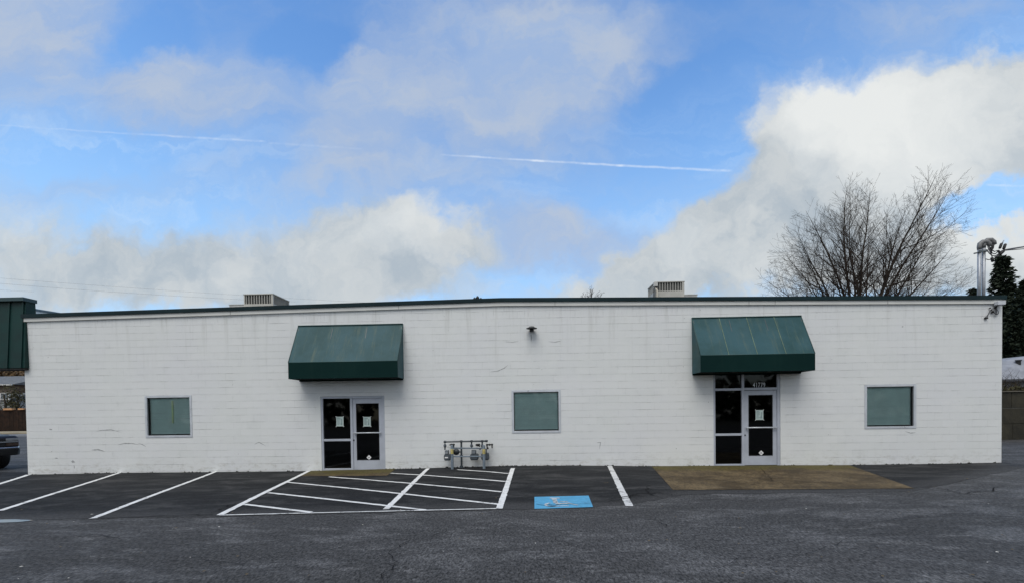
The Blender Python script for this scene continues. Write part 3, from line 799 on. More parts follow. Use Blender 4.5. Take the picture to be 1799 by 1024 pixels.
# ---------------------------------------------------------------- corner cable box
c = W(1755, 533, -.08)
cb = thing('cable_box', 'small white box with dangling dark cables at the top right wall corner', 'cable box', (c.x, 0, c.z))
b = MB(); b.box((c.x - .10, -.16, c.z - .045), (c.x + .10, -.048, c.z + .05)); b.build('housing', mat('box_white', (.56, .58, .62), .5), cb, bevel=.008)
def CP(x, y, Y=-.06): return W(1715 + x / 25.6, 525 + y / 25.6, Y)
b = MB()
b.tube([CP(935, 270, -.1), CP(940, 300), CP(925, 330)], .014, 6)
for pts in ([(890, 370), (940, 480), (1000, 560), (1005, 640), (960, 690), (870, 680), (800, 600), (750, 570)],
            [(870, 370), (860, 440), (800, 500), (740, 570), (690, 620)], [(880, 370), (930, 440), (920, 560), (935, 680)],
            [(850, 430), (770, 420), (690, 460), (620, 540), (560, 640), (520, 720), (430, 800)], [(670, 500), (600, 560), (550, 680), (500, 790), (495, 860)], [(900, 400), (880, 520), (860, 640), (930, 690)]):
    P_ = [CP(*p, Y=-.03 - .03 * ((i * 7) % 3) / 2) for i, p in enumerate(pts)]
    b.tube(P_, .0075, 5)
b.build('cable', mat('cable_black', (.03, .03, .038), .5), cb, smooth=True)
b = MB()
for x_, y_, r_ in ((880, 375, .028), (680, 500, .02), (625, 405, .018), (430, 850, .030), (497, 850, .022), (755, 570, .028), (690, 615, .016)):
    b = MB(); p = CP(x_, y_, -.03); b.lathe([(.3 * r_, -r_), (r_, -.5 * r_), (r_, .6 * r_), (.4 * r_, r_)], p, 'z', 10); b.build('connector', M_BLACK, cb, smooth=True)

# ---------------------------------------------------------------- gas meters and their guard rail
def MP(x, y, Y): return W(770 + x / 15.75, 765 + y / 15.75, Y)
Ym = -.24
c = MP(640, 850, Ym)
gm = thing('gas_meter_set', 'three grey gas meters hanging from one dark pipe manifold at the wall foot', 'gas meters', (c.x, Ym, gz(c.x, Ym)))
p = MB()
p.tube([MP(185, 385, Ym), MP(185, 165, Ym), MP(640, 155, Ym), MP(1340, 142, Ym)], .022, 8)
q = MP(635, 150, Ym); p.tube([q, (q.x, Ym, gz(q.x, Ym) - .02)], .027, 8)
for x_ in (920, 1215): p.tube([MP(x_, 150, Ym), MP(x_, 345, Ym)], .021, 8)
for x_, y_ in ((185, 165), (635, 152), (920, 148), (1215, 146), (1335, 142)):
    k = MP(x_, y_, Ym); p.lathe([(.028, -.035), (.034, -.02), (.034, .02), (.028, .035)], k, 'x', 10)
k = MP(635, 548, Ym); p.lathe([(.05, -.015), (.05, .015)], k, 'z', 10)
k = MP(640, 858, Ym); p.lathe([(.055, -.03), (.05, .03), (.03, .045)], k, 'z', 10)
p.tube([MP(500, 440, Ym), MP(635, 440, Ym)], .02, 8)
p.build('pipe_manifold', M_DARKPIPE, gm, smooth=False)
for x_ in (185, 920, 1215):
    v = MB()
    k = MP(x_, 272, Ym); v.lathe([(.02, -.055), (.048, 0), (.02, .055)], k, 'z', 4); v.lathe([(.02, -.06), (.038, -.02), (.02, .0)], k, 'y', 8); v.build('shutoff_valve', M_METER, gm)
rg = MB(); k = MP(498, 440, Ym - .03); rg.lathe([(.03, -.07), (.05, -.055), (.085, -.03), (.092, 0), (.085, .03), (.04, .05)], k, 'y', 20); rg.lathe([(.006, -.085), (.03, -.08), (.03, -.06)], k, 'y', 12)
rg.build('regulator', mat('regulator_grey', (.05, .058, .062), .45, .2), gm, smooth=True)
def meter(xa, xb, ya, yb, label):
    a = MP(xa, ya, Ym); b_ = MP(xb, yb, Ym); x0, x1, z1, z0 = a.x, b_.x, a.z, b_.z; xc = (x0 + x1) / 2; w = (x1 - x0) / 2; zt = z0 + (z1 - z0) * .60
    mb = MB()
    out = [(-w * .80, z0), (w * .80, z0), (w, z0 + .05), (w, zt - .04), (w * .82, zt), (-w * .82, zt), (-w, zt - .04), (-w, z0 + .05)]
    mb.prism([(xc + X, Ym - .085, Z) for X, Z in out], (0, .17, 0))
    mb.prism([(xc + X * .92, Ym - .105, z0 + .02 + (Z - z0) * .85) for X, Z in out], (0, .02, 0))
    o = mb.build('meter', M_METER, gm, bevel=.014); o['label'] = label
    ib = MB(); ib.box((xc - w * .62, Ym - .11, zt - .01), (xc + w * .45, Ym + .03, z1 - .01)); ib.build('index_box', M_METER, o, bevel=.01)
    dl = MB(); dl.box((xc - w * .55, Ym - .115, zt + .015), (xc + w * .32, Ym - .108, z1 - .035)); dl.build('dial_window', mat('dial_glass', (.26, .28, .30), .25), o)
    return o
m1 = meter(165, 350, 385, 672, 'left meter with a white sticker')
st = MB(); k0 = MP(178, 580, Ym - .107); k1 = MP(268, 615, Ym - .107); st.box((k0.x, Ym - .1085, k1.z), (k1.x, Ym - .1055, k0.z)); st.build('sticker', M_STICKER, m1)
meter(885, 1115, 375, 662, 'middle meter'); meter(1190, 1412, 340, 662, 'right meter half hidden by the bollard')
el = MB()
for pts in ([(430, 320), (430, 240), (330, 238), (320, 262)], [(1140, 300), (1130, 235), (1050, 235)], [(1490, 340), (1485, 235), (1420, 240), (1335, 242)], [(1360, 350), (1340, 240)]):
    el = MB(); el.tube([MP(*q_, Y=-.14) for q_ in pts], .019, 7); el.build('outlet_pipe', M_BLACK, gm, smooth=True)
for x_, y_ in ((430, 240), (375, 240), (1060, 250), (1130, 240), (1095, 262), (1350, 245), (1420, 242), (1488, 240), (1155, 350), (1365, 340)):
    el = MB(); el.lathe([(.012, -.03), (.03, -.015), (.03, .015), (.012, .03)], MP(x_, y_, -.14), 'x', 8); el.build('outlet_fitting', M_BLACK, gm)

gr = thing('guard_rail', 'grey steel pipe guard rail on two taped bollards before the gas meters', 'guard rail', G(823, 823))
posts = []
for x_, yt, yb in ((388, 250, 925), (1268, 255, 910)):
    bq = G(770 + x_ / 15.75, 765 + yb / 15.75); top = MP(x_, yt, bq.y); posts.append((bq, top))
    o_ = MB(); o_.lathe([(.040, -.05), (.040, .0), (.040, (top.z - bq.z) * .5), (.040, top.z - bq.z - .02), (.034, top.z - bq.z - .005), (.012, top.z - bq.z + .004)], bq, 'z', 16)
    po = o_.build('post', M_BOLLARD, gr, smooth=True)
    ta = MP(x_, 360, bq.y).z; tb = MP(x_, 500, bq.y).z
    tp = MB(); tp.lathe([(.0415, tb - bq.z), (.0425, tb - bq.z + .01), (.0425, ta - bq.z - .01), (.0415, ta - bq.z)], bq, 'z', 16); tp.build('tape_band', M_YELLOW, po, smooth=True)
for y_ in (340, 568):
    za = MP(388, y_, posts[0][0].y).z; zb_ = MP(1268, y_, posts[1][0].y).z
    o_ = MB(); o_.tube([(posts[0][0].x, posts[0][0].y, za), (posts[1][0].x, posts[1][0].y, zb_)], .0195, 10); o_.build('rail', M_BOLLARD, gr, smooth=True)

# ---------------------------------------------------------------- things on the roof
def roof_surface(x): return roofz(x) - .22
def rtu(px0, px1, pyt, pyb, Y, depth, label, back_low, cond):
    a = W(px0, pyt, Y); b_ = W(px1, pyb, Y); x0, x1 = a.x, b_.x; zt = (a.z + W(px1, pyt, Y).z) / 2; zb0 = b_.z; zr = roof_surface((x0 + x1) / 2)
    t = thing('rooftop_unit', label, 'air conditioner', ((x0 + x1) / 2, Y, zr), 'air conditioning units on the flat roof')
    cab = MB(); w = .045
    cab.box((x0, Y, zr), (x1, Y + depth, zb0 + .06))
    cab.box((x0 - .015, Y - .015, zt - .035), (x1 + .015, Y + depth + .015, zt))
    for xx, yy in ((x0, Y), (x1 - w * 2, Y), (x0, Y + depth - w), (x1 - w, Y + depth - w)): cab.box((xx, yy, zb0 + .06), (xx + (w * 2 if xx != x0 and yy == Y else w), yy + w, zt - .035))
    cab.build('cabinet', M_HVAC, t, bevel=.006)
    co = MB(); co.box((x0 + .05, Y + .05, zb0 + .061), (x1 - .05, Y + depth - .05, zt - .036)); co.build('coil', M_HVACDARK, t)
    lv = MB(); n = 10
    for i in range(n):
        xx = x0 + w + (x1 - x0 - 3 * w) * (i + .5) / n; lv.box((xx - .011, Y + .01, zb0 + .061), (xx + .011, Y + .03, zt - .036))
    n = 16
    for sx in (x0 + .012, x1 - .03):
        for i in range(n):
            yy = Y + w + (depth - 2 * w) * (i + .5) / n; lv.box((sx, yy - .007, zb0 + .061), (sx + .018, yy + .007, zt - .036))
    lv.build('louvre', M_HVAC, t)
    cu = MB(); cu.box((x0 - .1, Y - .02, zr - .05), (x1 + .1, Y + depth + .05, zr + .05)); cu.build('curb', M_GALV, t)
    if back_low:
        k = MB(); bx0, bx1, bz, by = back_low; k.box((bx0, by, zr), (bx1, by + .9, bz)); k.box((bx0 - .02, by - .02, bz), (bx1 + .02, by + .92, bz + .03)); k.build('duct_hood', M_LIGHTTRIM, t)
    if cond:
        k = MB(); q = W(1151, 500, Y - .06); k.box((q.x - .07, Y - .09, q.z - .08), (q.x + .10, Y - .02, q.z + .09)); k.build('disconnect_box', M_LIGHTTRIM, t, bevel=.01)
        k = MB(); q2 = W(1154, 510, Y - .1); k.tube([(q2.x, Y - .12, zr), (q2.x, Y - .12, q2.z), (q2.x - .05, Y - .08, q2.z + .07)], .045, 8); k.build('conduit', mat('beige_conduit', (.45, .42, .36), .6), t, smooth=True)
        k = MB(); q3 = W(1149, 508, Y - .14); k.tube([(q3.x - .03, Y - .14, zr), (q3.x + .0, Y - .14, q3.z), (q3.x + .03, Y - .12, q3.z + .1), (q3.x + .15, Y - .1, q3.z + .08)], .022, 6); k.build('cable', M_BLACK, t, smooth=True)
    return t
bl_ = W(403, 541, 6.2); bl2 = W(430, 536, 6.2)
rtu(428, 480, 516, 535.5, 5.3, 1.25, 'grey slatted air conditioner on the roof above the wall left of the left awning', (bl_.x, bl2.x + .5, bl2.z + .02, 6.2), False)
bl_ = W(1203, 518, 5.8); bl2 = W(1225, 518, 5.8)
rtu(1150.5, 1202.5, 494.5, 513, 5.3, 1.0, 'grey slatted air conditioner with a white switch box, near the right awning', (bl_.x, bl2.x, bl2.z, 5.8), True)
# vent caps
c = W(839, 526, 3.0)
rv = thing('roof_vent', 'cluster of three small dark capped vents peeking over the roof edge', 'roof vent', (c.x, 3, roof_surface(c.x)))
for dx, h in ((-.105, .02), (0, .065), (.115, .0)):
    k = MB(); zt = c.z + h + .03; z_ = roof_surface(c.x)
    k.lathe([(.038, 0), (.038, zt - z_ - .05)], (c.x + dx, 3, z_), 'z', 12); po = k.build('vent_pipe', M_LIGHTTRIM, rv, smooth=True)
    k = MB(); k.lathe([(.058, zt - z_ - .06), (.062, zt - z_ - .03), (.03, zt - z_ + .02), (.008, zt - z_ + .035)], (c.x + dx, 3, z_), 'z', 12); k.build('cap', M_BLACK, po, smooth=True)

# service mast with weatherheads
Ys = 1.0
def SP(x, y, Y=Ys): return W(1700 + x / 17.07, 415 + y / 17.07, Y)
c = SP(420, 1000)
sm = thing('service_mast', 'two grey electrical conduits with hooded weatherheads at the right roof edge', 'service mast', (c.x, Ys, roof_surface(c.x)))
for x_, yt in ((345, 330), (478, 280)):
    a = SP(x_, 1000); t_ = SP(x_, yt + 60); k = MB()
    k.tube([(a.x, Ys, roof_surface(a.x) - .02), (a.x, Ys, t_.z)], .043, 14); k.build('conduit', M_GALV, sm, smooth=True)
    h = MB(); z = t_.z
    h.tube([(a.x, Ys, z - .02), (a.x, Ys, z + .06), (a.x + .02, Ys, z + .15), (a.x + .09, Ys - .01, z + .205), (a.x + .18, Ys - .03, z + .20), (a.x + .235, Ys - .05, z + .13), (a.x + .25, Ys - .06, z + .05)], [.050, .057, .063, .066, .066, .061, .05], 12)
    h.build('weatherhead', mat('weatherhead_grey', (.19, .19, .19), .55, .2), sm, smooth=True)
k = MB(); k.tube([SP(190, 525), SP(560, 445, Ys - .07)], .022, 6)
k.box((SP(345, 470).x - .07, Ys - .06, SP(345, 470).z - .03), (SP(478, 470).x + .07, Ys - .048, SP(345, 470).z + .03)); k.build('strut', M_STEELGREY, sm)
wr = MB()
for pts in ([(600, 330), (680, 430), (740, 520), (830, 540), (900, 470)], [(620, 380), (690, 500), (730, 600), (740, 680), (800, 680), (850, 600)], [(650, 330), (740, 420), (800, 470), (880, 440)],
            [(560, 400), (650, 520), (720, 580), (830, 600), (950, 520)], [(540, 690), (620, 712), (700, 705)]):
    wr.tube([SP(*q_, Y=Ys - .05 - .02 * (i % 3)) for i, q_ in enumerate(pts)], .013, 5)
wr.build('drip_loop', mat('service_wire', (.03, .028, .034), .5), sm, smooth=True)
ins = MB()
for a_, b_, r_ in (((735, 400), (765, 250), .032), ((720, 640), (760, 780), .036), ((960, 380), (1020, 215), .034), ((1075, 400), (1135, 235), .036), ((900, 430), (980, 520), .03), ((950, 560), (1080, 440), .045), ((690, 330), (720, 470), .028), ((870, 640), (940, 560), .025)):
    ins = MB(); A = SP(*a_, Y=Ys - .06); B = SP(*b_, Y=Ys - .06); ins.tube([A, A.lerp(B, .12), A.lerp(B, .88), B], [r_ * .6, r_, r_, r_ * .55], 10); ins.build('splice_cover', M_BLACK, sm, smooth=True)
ins = MB(); A = SP(1040, 220, Ys - .06); B = SP(1085, 130, Ys - .06); ins.tube([A, B], .014, 6)
ins.build('cable_clamp', M_GALV, sm, smooth=True)
M_WIRE = mat('overhead_wire', (.10, .10, .11), .6)
def wire(name, a, b, sag, r_, label, group, cat='overhead wire'):
    mb = MB(); pts = []
    for i in range(25):
        t = i / 24; p_ = a.lerp(b, t); p_.z -= sag * 4 * t * (1 - t); pts.append(p_)
    mb.tube(pts, r_, 5); return tag(mb.build(name, M_WIRE, smooth=True), label, cat, group)
wire('service_cable', SP(1085, 425, Ys - .05), W(1900, 426, 2.5), -.05, .022, 'thick upper service cable running right from the weatherheads', 'service cables')
wire('service_cable', SP(1075, 440, Ys - .05), W(1900, 434, 2.5), -.03, .013, 'thin lower service cable running right from the weatherheads', 'service cables')
gp = 'faint power lines crossing the sky at left'
wire('power_line', W(-60, 484, 42), W(700, 534, 60), .25, .009, 'uppermost faint power line above the left end of the roof', gp)
wire('power_line', W(-60, 493, 42), W(520, 530, 60), .3, .010, 'middle faint power line above the left end of the roof', gp)
wire('power_line', W(-60, 505, 42), W(60, 512.5, 46), .05, .008, 'lowest short power line at the left picture edge', gp)

# ---------------------------------------------------------------- green canopy at the left corner
ca = thing('green_canopy', 'dark green metal clad canopy fascia standing off the left corner of the building', 'canopy', (-18, .3, 0))
x1 = rx(38.5, 530, -.12); x1b = rx(43.5, 645, -.12); Yc = -.12; zt = rz(20, 522, Yc); zb_ = rz(20, 646, Yc)
YB = .25
k = MB(); k.hexa([(-24, Yc, zb_), (x1b, Yc, zb_), (x1b, YB, zb_), (-24, YB, zb_), (-24, Yc + .12, zt - .1), (x1b - .04, Yc + .12, zt - .1), (x1b - .04, YB, zt - .1), (-24, YB, zt - .1)])
k.build('metal_panel', M_GREENMETAL, ca)
k = MB(); n = 12
for i in range(n):
    xx = x1b - .10 - i * .42
    k.hexa([(xx - .02, Yc - .03, zb_ + .001), (xx + .02, Yc - .03, zb_ + .001), (xx + .02, Yc + .01, zb_ + .001), (xx - .02, Yc + .01, zb_ + .001), (xx - .02, Yc + .09, zt - .101), (xx + .02, Yc + .09, zt - .101), (xx + .02, Yc + .13, zt - .101), (xx - .02, Yc + .13, zt - .101)])
k.build('standing_rib', M_GREENMETAL, ca)
k = MB(); k.box((-24, Yc + .02, zt - .1), (x1b - .005, YB + .02, zt + .005)); k.build('coping', mat('canopy_coping', (.022, .055, .062), .45), ca)
k = MB(); k.box((-24, Yc + .02, zb_ - .05), (x1b - .02, YB - .02, zb_ - .001)); k.build('soffit', M_SOFFIT, ca)
k = MB(); k.box((-22.2, -.05, -.1), (-21.95, .2, zb_ - .051)); k.build('post', M_FASCIA, ca)
# white parapet of the rear wing peeking over the roof
a = W(16, 534.5, 4.5); b_ = W(118, 551, 9.0)
pa = thing('rear_parapet', 'low white parapet with grey coping peeking over the left end of the roof', 'parapet', (a.x, 4.5, 4.0))
def slab(lo, hi, grow): return [(a.x, 4.5 - grow, lo if lo < 4.2 else a.z + lo - 10), (b_.x, 9.0 - grow, lo if lo < 4.2 else b_.z + lo - 10), (b_.x, 9.3 + grow, lo if lo < 4.2 else b_.z + lo - 10), (a.x, 4.8 + grow, lo if lo < 4.2 else a.z + lo - 10),
                                (a.x, 4.5 - grow, a.z + hi - 10), (b_.x, 9.0 - grow, b_.z + hi - 10), (b_.x, 9.3 + grow, b_.z + hi - 10), (a.x, 4.8 + grow, a.z + hi - 10)]
k = MB(); k.hexa(slab(4.0, 9.91, 0)); k.build('wall', M_FASCIA, pa)
k = MB(); k.hexa(slab(9.911, 10.0, .04)); k.build('coping', mat('slate_coping', (.06, .09, .105), .5, 0, .2), pa)

# ---------------------------------------------------------------- pickup truck at the left edge
def truck():
    base = G(14, 824.5)
    ang = R(-14)                                      # heading: mostly +x, a little towards the camera
    h = Vector((math.cos(ang), math.sin(ang), 0)); lft = Vector((-h.y, h.x, 0)); up = Vector((0, 0, 1))
    tipx = W(37.5, 790, 1.6)
    # nose corner (left front bumper corner) placed where the photograph shows it
    O = Vector((tipx.x, 1.6, base.z)) - lft * .92 - h * 0.0
    def T(x, y, z): return O + h * x + lft * y + up * z
    t = thing('pickup_truck', 'dark pickup truck nosing into view at the left edge beside the building corner', 'pickup truck', (O.x, O.y, O.z))
    paint = mat('truck_paint', (.010, .009, .011), .42, 0, .3, .1, 2)
    plastic = mat('truck_plastic', (.02, .02, .021), .55); chrome = mat('truck_chrome', (.35, .35, .36), .25, .8); lamp = mat('lamp_lens', (.30, .31, .32), .12, .2)
    def ext(sec, y0, y1, taper=0.0):
        n = len(sec); mb = MB()
        mb.add([T(x, y0, z) for x, z in sec] + [T(x, y1, z) for x, z in sec], [tuple(range(n)), tuple(range(n, 2 * n))[::-1]] + [(i, (i + 1) % n, n + (i + 1) % n, n + i) for i in range(n)]); return mb
    body = ext([(-.12, .62), (-.10, 1.02), (-.22, 1.10), (-1.45, 1.17), (-1.5, 1.18), (-5.5, 1.18), (-5.55, .55), (-4.75, .55), (-4.65, .85), (-4.2, .98), (-3.75, .85), (-3.65, .5), (-1.45, .5), (-1.35, .85), (-.95, .97), (-.5, .85), (-.40, .62)], -.93, .93)
    body.build('body', paint, t, bevel=.05)
    cabm = ext([(-1.5, 1.175), (-2.1, 1.78), (-3.5, 1.80), (-3.75, 1.175)], -.80, .80); cabm.build('cab', mat('truck_window', (.01, .012, .014), .08, 0, .8), t, bevel=.05)
    bp = MB()
    bp.hexa([T(-.15, -.96, .46), T(.02, -.80, .46), T(.02, .80, .46), T(-.15, .96, .46), T(-.15, -.97, .70), T(.07, -.84, .70), T(.07, .84, .70), T(-.15, .97, .70)])
    bp.build('bumper', plastic, t, bevel=.03)
    k = MB(); k.hexa([T(-.14, -.95, .701), T(.055, -.83, .701), T(.055, .83, .701), T(-.14, .95, .701), T(-.14, -.94, .735), T(.03, -.82, .735), T(.03, .82, .735), T(-.14, .94, .735)]); k.build('bumper_top', chrome, t, bevel=.01)
    k = MB(); k.hexa([T(-.12, -.58, .76), T(-.07, -.58, .76), T(-.07, .58, .76), T(-.12, .58, .76), T(-.12, -.58, 1.0), T(-.085, -.58, 1.0), T(-.085, .58, 1.0), T(-.12, .58, 1.0)]); go = k.build('grille', M_BLACK, t)
    k = MB()
    k.hexa([T(-.10, -.90, .885), T(-.05, -.90, .885), T(-.05, .90, .885), T(-.10, .90, .885), T(-.10, -.90, .925), T(-.05, -.90, .925), T(-.05, .90, .925), T(-.10, .90, .925)]); k.build('grille_bar', chrome, go)
    k = MB(); k.hexa([T(-.06, -.10, .875), T(-.035, -.10, .875), T(-.035, .10, .875), T(-.06, .10, .875), T(-.06, -.07, .935), T(-.035, -.07, .935), T(-.035, .07, .935), T(-.06, .07, .935)]); k.build('emblem', lamp, go, bevel=.008)
    for sg in (-1, 1):
        y0, y1 = sorted((sg * .60, sg * .91)); k = MB()
        k.hexa([T(-.16, y0, .93), T(-.085, y0, .93), T(-.09, y1, .93), T(-.2, y1, .93), T(-.16, y0, 1.02), T(-.095, y0, 1.02), T(-.1, y1, 1.02), T(-.2, y1, 1.02)]); k.build('headlight', lamp, t, bevel=.012)
        k = MB(); k.hexa([T(-.16, y0, .77), T(-.085, y0, .77), T(-.09, y1, .77), T(-.2, y1, .77), T(-.16, y0, .87), T(-.085, y0, .87), T(-.09, y1, .87), T(-.2, y1, .87)]); k.build('turn_signal', mat('amber_dark', (.09, .05, .03), .25), t, bevel=.01)
    k = MB(); k.hexa([T(.066, -.16, .50), T(.082, -.16, .50), T(.082, .16, .50), T(.066, .16, .50), T(.072, -.16, .66), T(.088, -.16, .66), T(.088, .16, .66), T(.072, .16, .66)]); k.build('licence_plate', mat('plate_blue', (.10, .15, .17), .5), t)
    for x in (-.93, -4.2):
        for sg in (-1, 1):
            cpt = T(x, sg * .80, .40); k = MB(); n = 24
            def ring(rad, w): return [cpt + lft * w + (h * math.cos(2 * math.pi * i / n) + up * math.sin(2 * math.pi * i / n)) * rad for i in range(n)]
            rs = [ring(.22, -.12), ring(.37, -.12), ring(.405, -.08), ring(.405, .08), ring(.37, .12), ring(.22, .12)]
            k.v = [tuple(p_) for r_ in rs for p_ in r_]; k.f = [(j * n + i, j * n + (i + 1) % n, (j + 1) * n + (i + 1) % n, (j + 1) * n + i) for j in range(5) for i in range(n)]; k.mi = [0] * len(k.f)
            wo = k.build('wheel', M_BLACK, t, smooth=True)
            k = MB()
            for j in range(5):
                a_ = 2 * math.pi * j / 5; d1 = h * math.cos(a_) + up * math.sin(a_); d2 = h * -math.sin(a_) + up * math.cos(a_)
                for w in (-.10, .08):
                    k.hexa([cpt + lft * w + d1 * .03 - d2 * .035, cpt + lft * w + d1 * .225 - d2 * .03, cpt + lft * w + d1 * .225 + d2 * .03, cpt + lft * w + d1 * .03 + d2 * .035,
                            cpt + lft * (w + .02) + d1 * .03 - d2 * .035, cpt + lft * (w + .02) + d1 * .225 - d2 * .03, cpt + lft * (w + .02) + d1 * .225 + d2 * .03, cpt + lft * (w + .02) + d1 * .03 + d2 * .035])
            k.build('rim', chrome, wo)
truck()

# ---------------------------------------------------------------- beyond the left corner: road, kerb, fence, houses, trees
sd = MB(); sd.box((-140, 30.0, -.02), (-20, 33.5, .16)); tag(sd.build('pavement', mat('old_pavement', (.34, .30, .22), .85, 0, .2, .15, 1)), 'pale pavement with kerb across the road at left', kind='structure')
st_ = MB(); st_.quad((-140, 23.5, .010), (-20, 23.5, .010), (-20, 26.6, .010), (-140, 26.6, .010)); tag(st_.build('road', mat('road_asphalt', (.10, .10, .10), .8), recalc=False), 'grey street beyond the left corner of the building', kind='structure')
st_ = MB(); st_.quad((-140, 27.2, .012), (-20, 27.2, .012), (-20, 27.75, .012), (-140, 27.75, .012)); o_ = st_.build('lane_line', M_LINE, recalc=False); attach(o_, bpy.data.objects['road'])
fa, fb_ = rx(-60, 735, 34), rx(80, 735, 34); zt = rz(20, 719, 34)
fe = thing('board_fence', 'dark brown wooden board fence across the street at left', 'fence', ((fa + fb_) / 2, 34, .14))
M_FENCE = mat('fence_board', (.022, .012, .008), .85, 0, .2, .5, 2.5)
k = MB(); x = fa - 6; 
while x < fb_ + 6:
    k.box((x, 34 + random.uniform(0, .02), .1), (x + .135, 34.03 + random.uniform(0, .01), zt + random.uniform(-.03, .03))); x += .145
k.build('board', M_FENCE, fe)
k = MB(); x = fa - 6
while x < fb_ + 6: k.box((x, 34.05, .1), (x + .1, 34.15, zt + .06)); x += 2.4
k.build('post', M_FENCE, fe)
k = MB(); q0, q1 = W(6, 716.5, 33.9), W(22, 719.5, 33.9); k.box((q0.x, 33.85, q1.z), (q1.x, 34.2, q0.z)); q0, q1 = W(32, 716.5, 33.9), W(42, 719, 33.9); k.box((q0.x, 33.85, q1.z), (q1.x, 34.2, q0.z)); k.build('new_cap_board', mat('fresh_wood', (.50, .27, .13), .7), fe)

def house(Y, x0, x1, zw, zr, depth, wallc, roofc, label, eave=.5):
    t = thing('house', label, 'house', ((x0 + x1) / 2, Y, 0), 'houses across the street at left')
    k = MB(); k.box((x0, Y, -.1), (x1, Y + depth, zw)); k.build('wall', wallc, t)
    k = MB(); yr = Y + depth / 2; e = eave
    k.prism([(x0 - e, Y - e, zw - .1), (x0 - e, yr, zr), (x0 - e, Y + depth + e, zw - .1)], (x1 - x0 + 2 * e, 0, 0)); ro = k.build('roof', roofc, t)
    k = MB(); k.box((x0 - e, Y - e - .12, zw - .22), (x1 + e, Y - e - .01, zw - .08)); k.build('gutter', mat('gutter_white', (.6, .6, .58), .5), ro)
    n = max(2, int((x1 - x0) / 2.6))
    for i in range(n):
        for zz in ([1.0] if zw < 4 else [1.0, 3.5]):
            xc = x0 + (x1 - x0) * (i + .5) / n
            f = MB(); f.frame(xc - .55, xc + .55, zz, zz + 1.2, .1, Y - .06, Y - .002); wo = f.build('window', mat('gutter_white', (.6, .6, .58), .5), t)
            f = MB(); f.quad((xc - .46, Y - .03, zz + .09), (xc + .46, Y - .03, zz + .09), (xc + .46, Y - .03, zz + 1.11), (xc - .46, Y - .03, zz + 1.11)); f.build('pane', mat('house_pane', (.10, .12, .14), .2), wo)
    return t
SHING = mat('grey_shingle', (.13, .14, .15), .85, 0, .2, .25, 3); TAN = mat('tan_siding', (.17, .13, .105), .8, 0, .2, .1, 1); CREAM = mat('grey_siding', (.30, .31, .31), .8, 0, .2, .1, 1)
house(46, rx(-90, 700, 46), rx(24, 700, 46), rz(10, 674, 46), rz(10, 660, 50), 9, TAN, SHING, 'two storey tan house with a grey shingle roof beyond the fence')
house(48, rx(29, 700, 48), rx(120, 700, 48), rz(40, 674, 48), rz(35, 660, 53), 9, mat('mauve_siding', (.14, .115, .11), .8), SHING, 'mauve brown house partly behind the building corner beyond the fence', .3)
house(39, rx(-20, 712, 39), rx(19, 712, 39), rz(8, 699, 39), rz(8, 690, 41), 4, CREAM, SHING, 'low grey shed roofed cabin just behind the fence', .2)

# ---------------------------------------------------------------- trees
M_BARK = mat('bark_brown', (.050, .042, .032), .9, 0, .15, .3, 3, .3, 14)
M_TWIG = mat('twig_brown', (.046, .036, .029), .9, 0, .1, .25, 2)
def bare_tree(base, fork_z, limbs, label, seed, rad, levels=4, minr=.006, lean=0, group=None, name='bare_tree', budget=16000, ups=.05):
    rn = random.Random(seed)
    t = thing(name, label, 'tree', base, group)
    tr = MB(); F0 = Vector((base[0], base[1], fork_z))
    b = Vector(base)
    tr.tube([b - Vector((0, 0, .1)), b + Vector((0, 0, .3)), b.lerp(F0, .5) + Vector((.05, 0, 0)), F0], [rad * 1.5, rad * 1.15, rad, rad * .9], 12); 
    cr = MB(); count = [0]
    def branch(p, d, L, r_, lev):
        count[0] += 1
        n = max(3, int(L / (.48 if lev == 0 else .35 if lev == 1 else .28))); n = min(n, 24)
        pts = [p.copy()]; rs = [r_]; dd = d.normalized(); step = L / n
        crook = (.028, .09, .12, .14, .16)[min(lev, 4)]
        dirs = [dd.copy()]
        for i in range(n):
            dd = (dd + Vector((rn.gauss(0, crook), rn.gauss(0, crook), rn.gauss(0, crook) + ups * (.6 if lev else 0)))).normalized()
            p = p + dd * step; pts.append(p); dirs.append(dd.copy())
            rs.append(max(minr * .7, r_ * (1 - .95 * ((i + 1) / n) ** .8)))
        cr.tube(pts, rs, 7 if lev == 0 else 5 if lev == 1 else 3, caps=False)
        if lev >= levels or count[0] > budget: return
        if lev >= 2 and rn.random() < .38: return
        per = (1.1, .80, .80, .72)[min(lev, 3)]
        k = max(2, int(n * per)); 
        order = list(range(k)); rn.shuffle(order)
        for j in order:
            f = .26 + .73 * (j + rn.random()) / k if lev == 0 else .10 + .88 * (j + rn.random()) / k
            i = min(n - 1, int(f * n)); q = pts[i].lerp(pts[i + 1], f * n - i)
            ax_ = dirs[i].cross(Vector((rn.gauss(0, 1), rn.gauss(0, 1), rn.gauss(0, 1))))
            if ax_.length < .05: continue
            a_ = R(rn.uniform(20, 52)); nd = Matrix.Rotation(a_, 3, ax_.normalized()) @ dirs[i]
            rem = L * (1 - f)
            nl = (rem * rn.uniform(.55, .95) + L * .11) * (.9 if lev else .85)
            if lev >= 1: nl = min(nl, (2.6, 3.1, 1.9, 1.0, .5)[min(lev, 4)] * rn.uniform(.6, 1.15))
            else: nl = min(nl, 4.1 * rn.uniform(.7, 1.1))
            if nl < .14: continue
            rr = max(minr, min(rs[i] * rn.uniform(.38, .62), .018 + nl * .008))
            branch(q, nd, nl, rr, lev + 1)
    for (d, L, r_) in limbs:
        count[0] = 0; branch(F0 + Vector((rn.uniform(-.15, .15), rn.uniform(-.15, .15), rn.uniform(-.6, .3))), Vector(d), L, r_, 0)
    tr.build('trunk', M_BARK, t, smooth=True, recalc=False); cr.build('crown', M_TWIG, t, smooth=True, recalc=False)
    return t
YT = 17.0
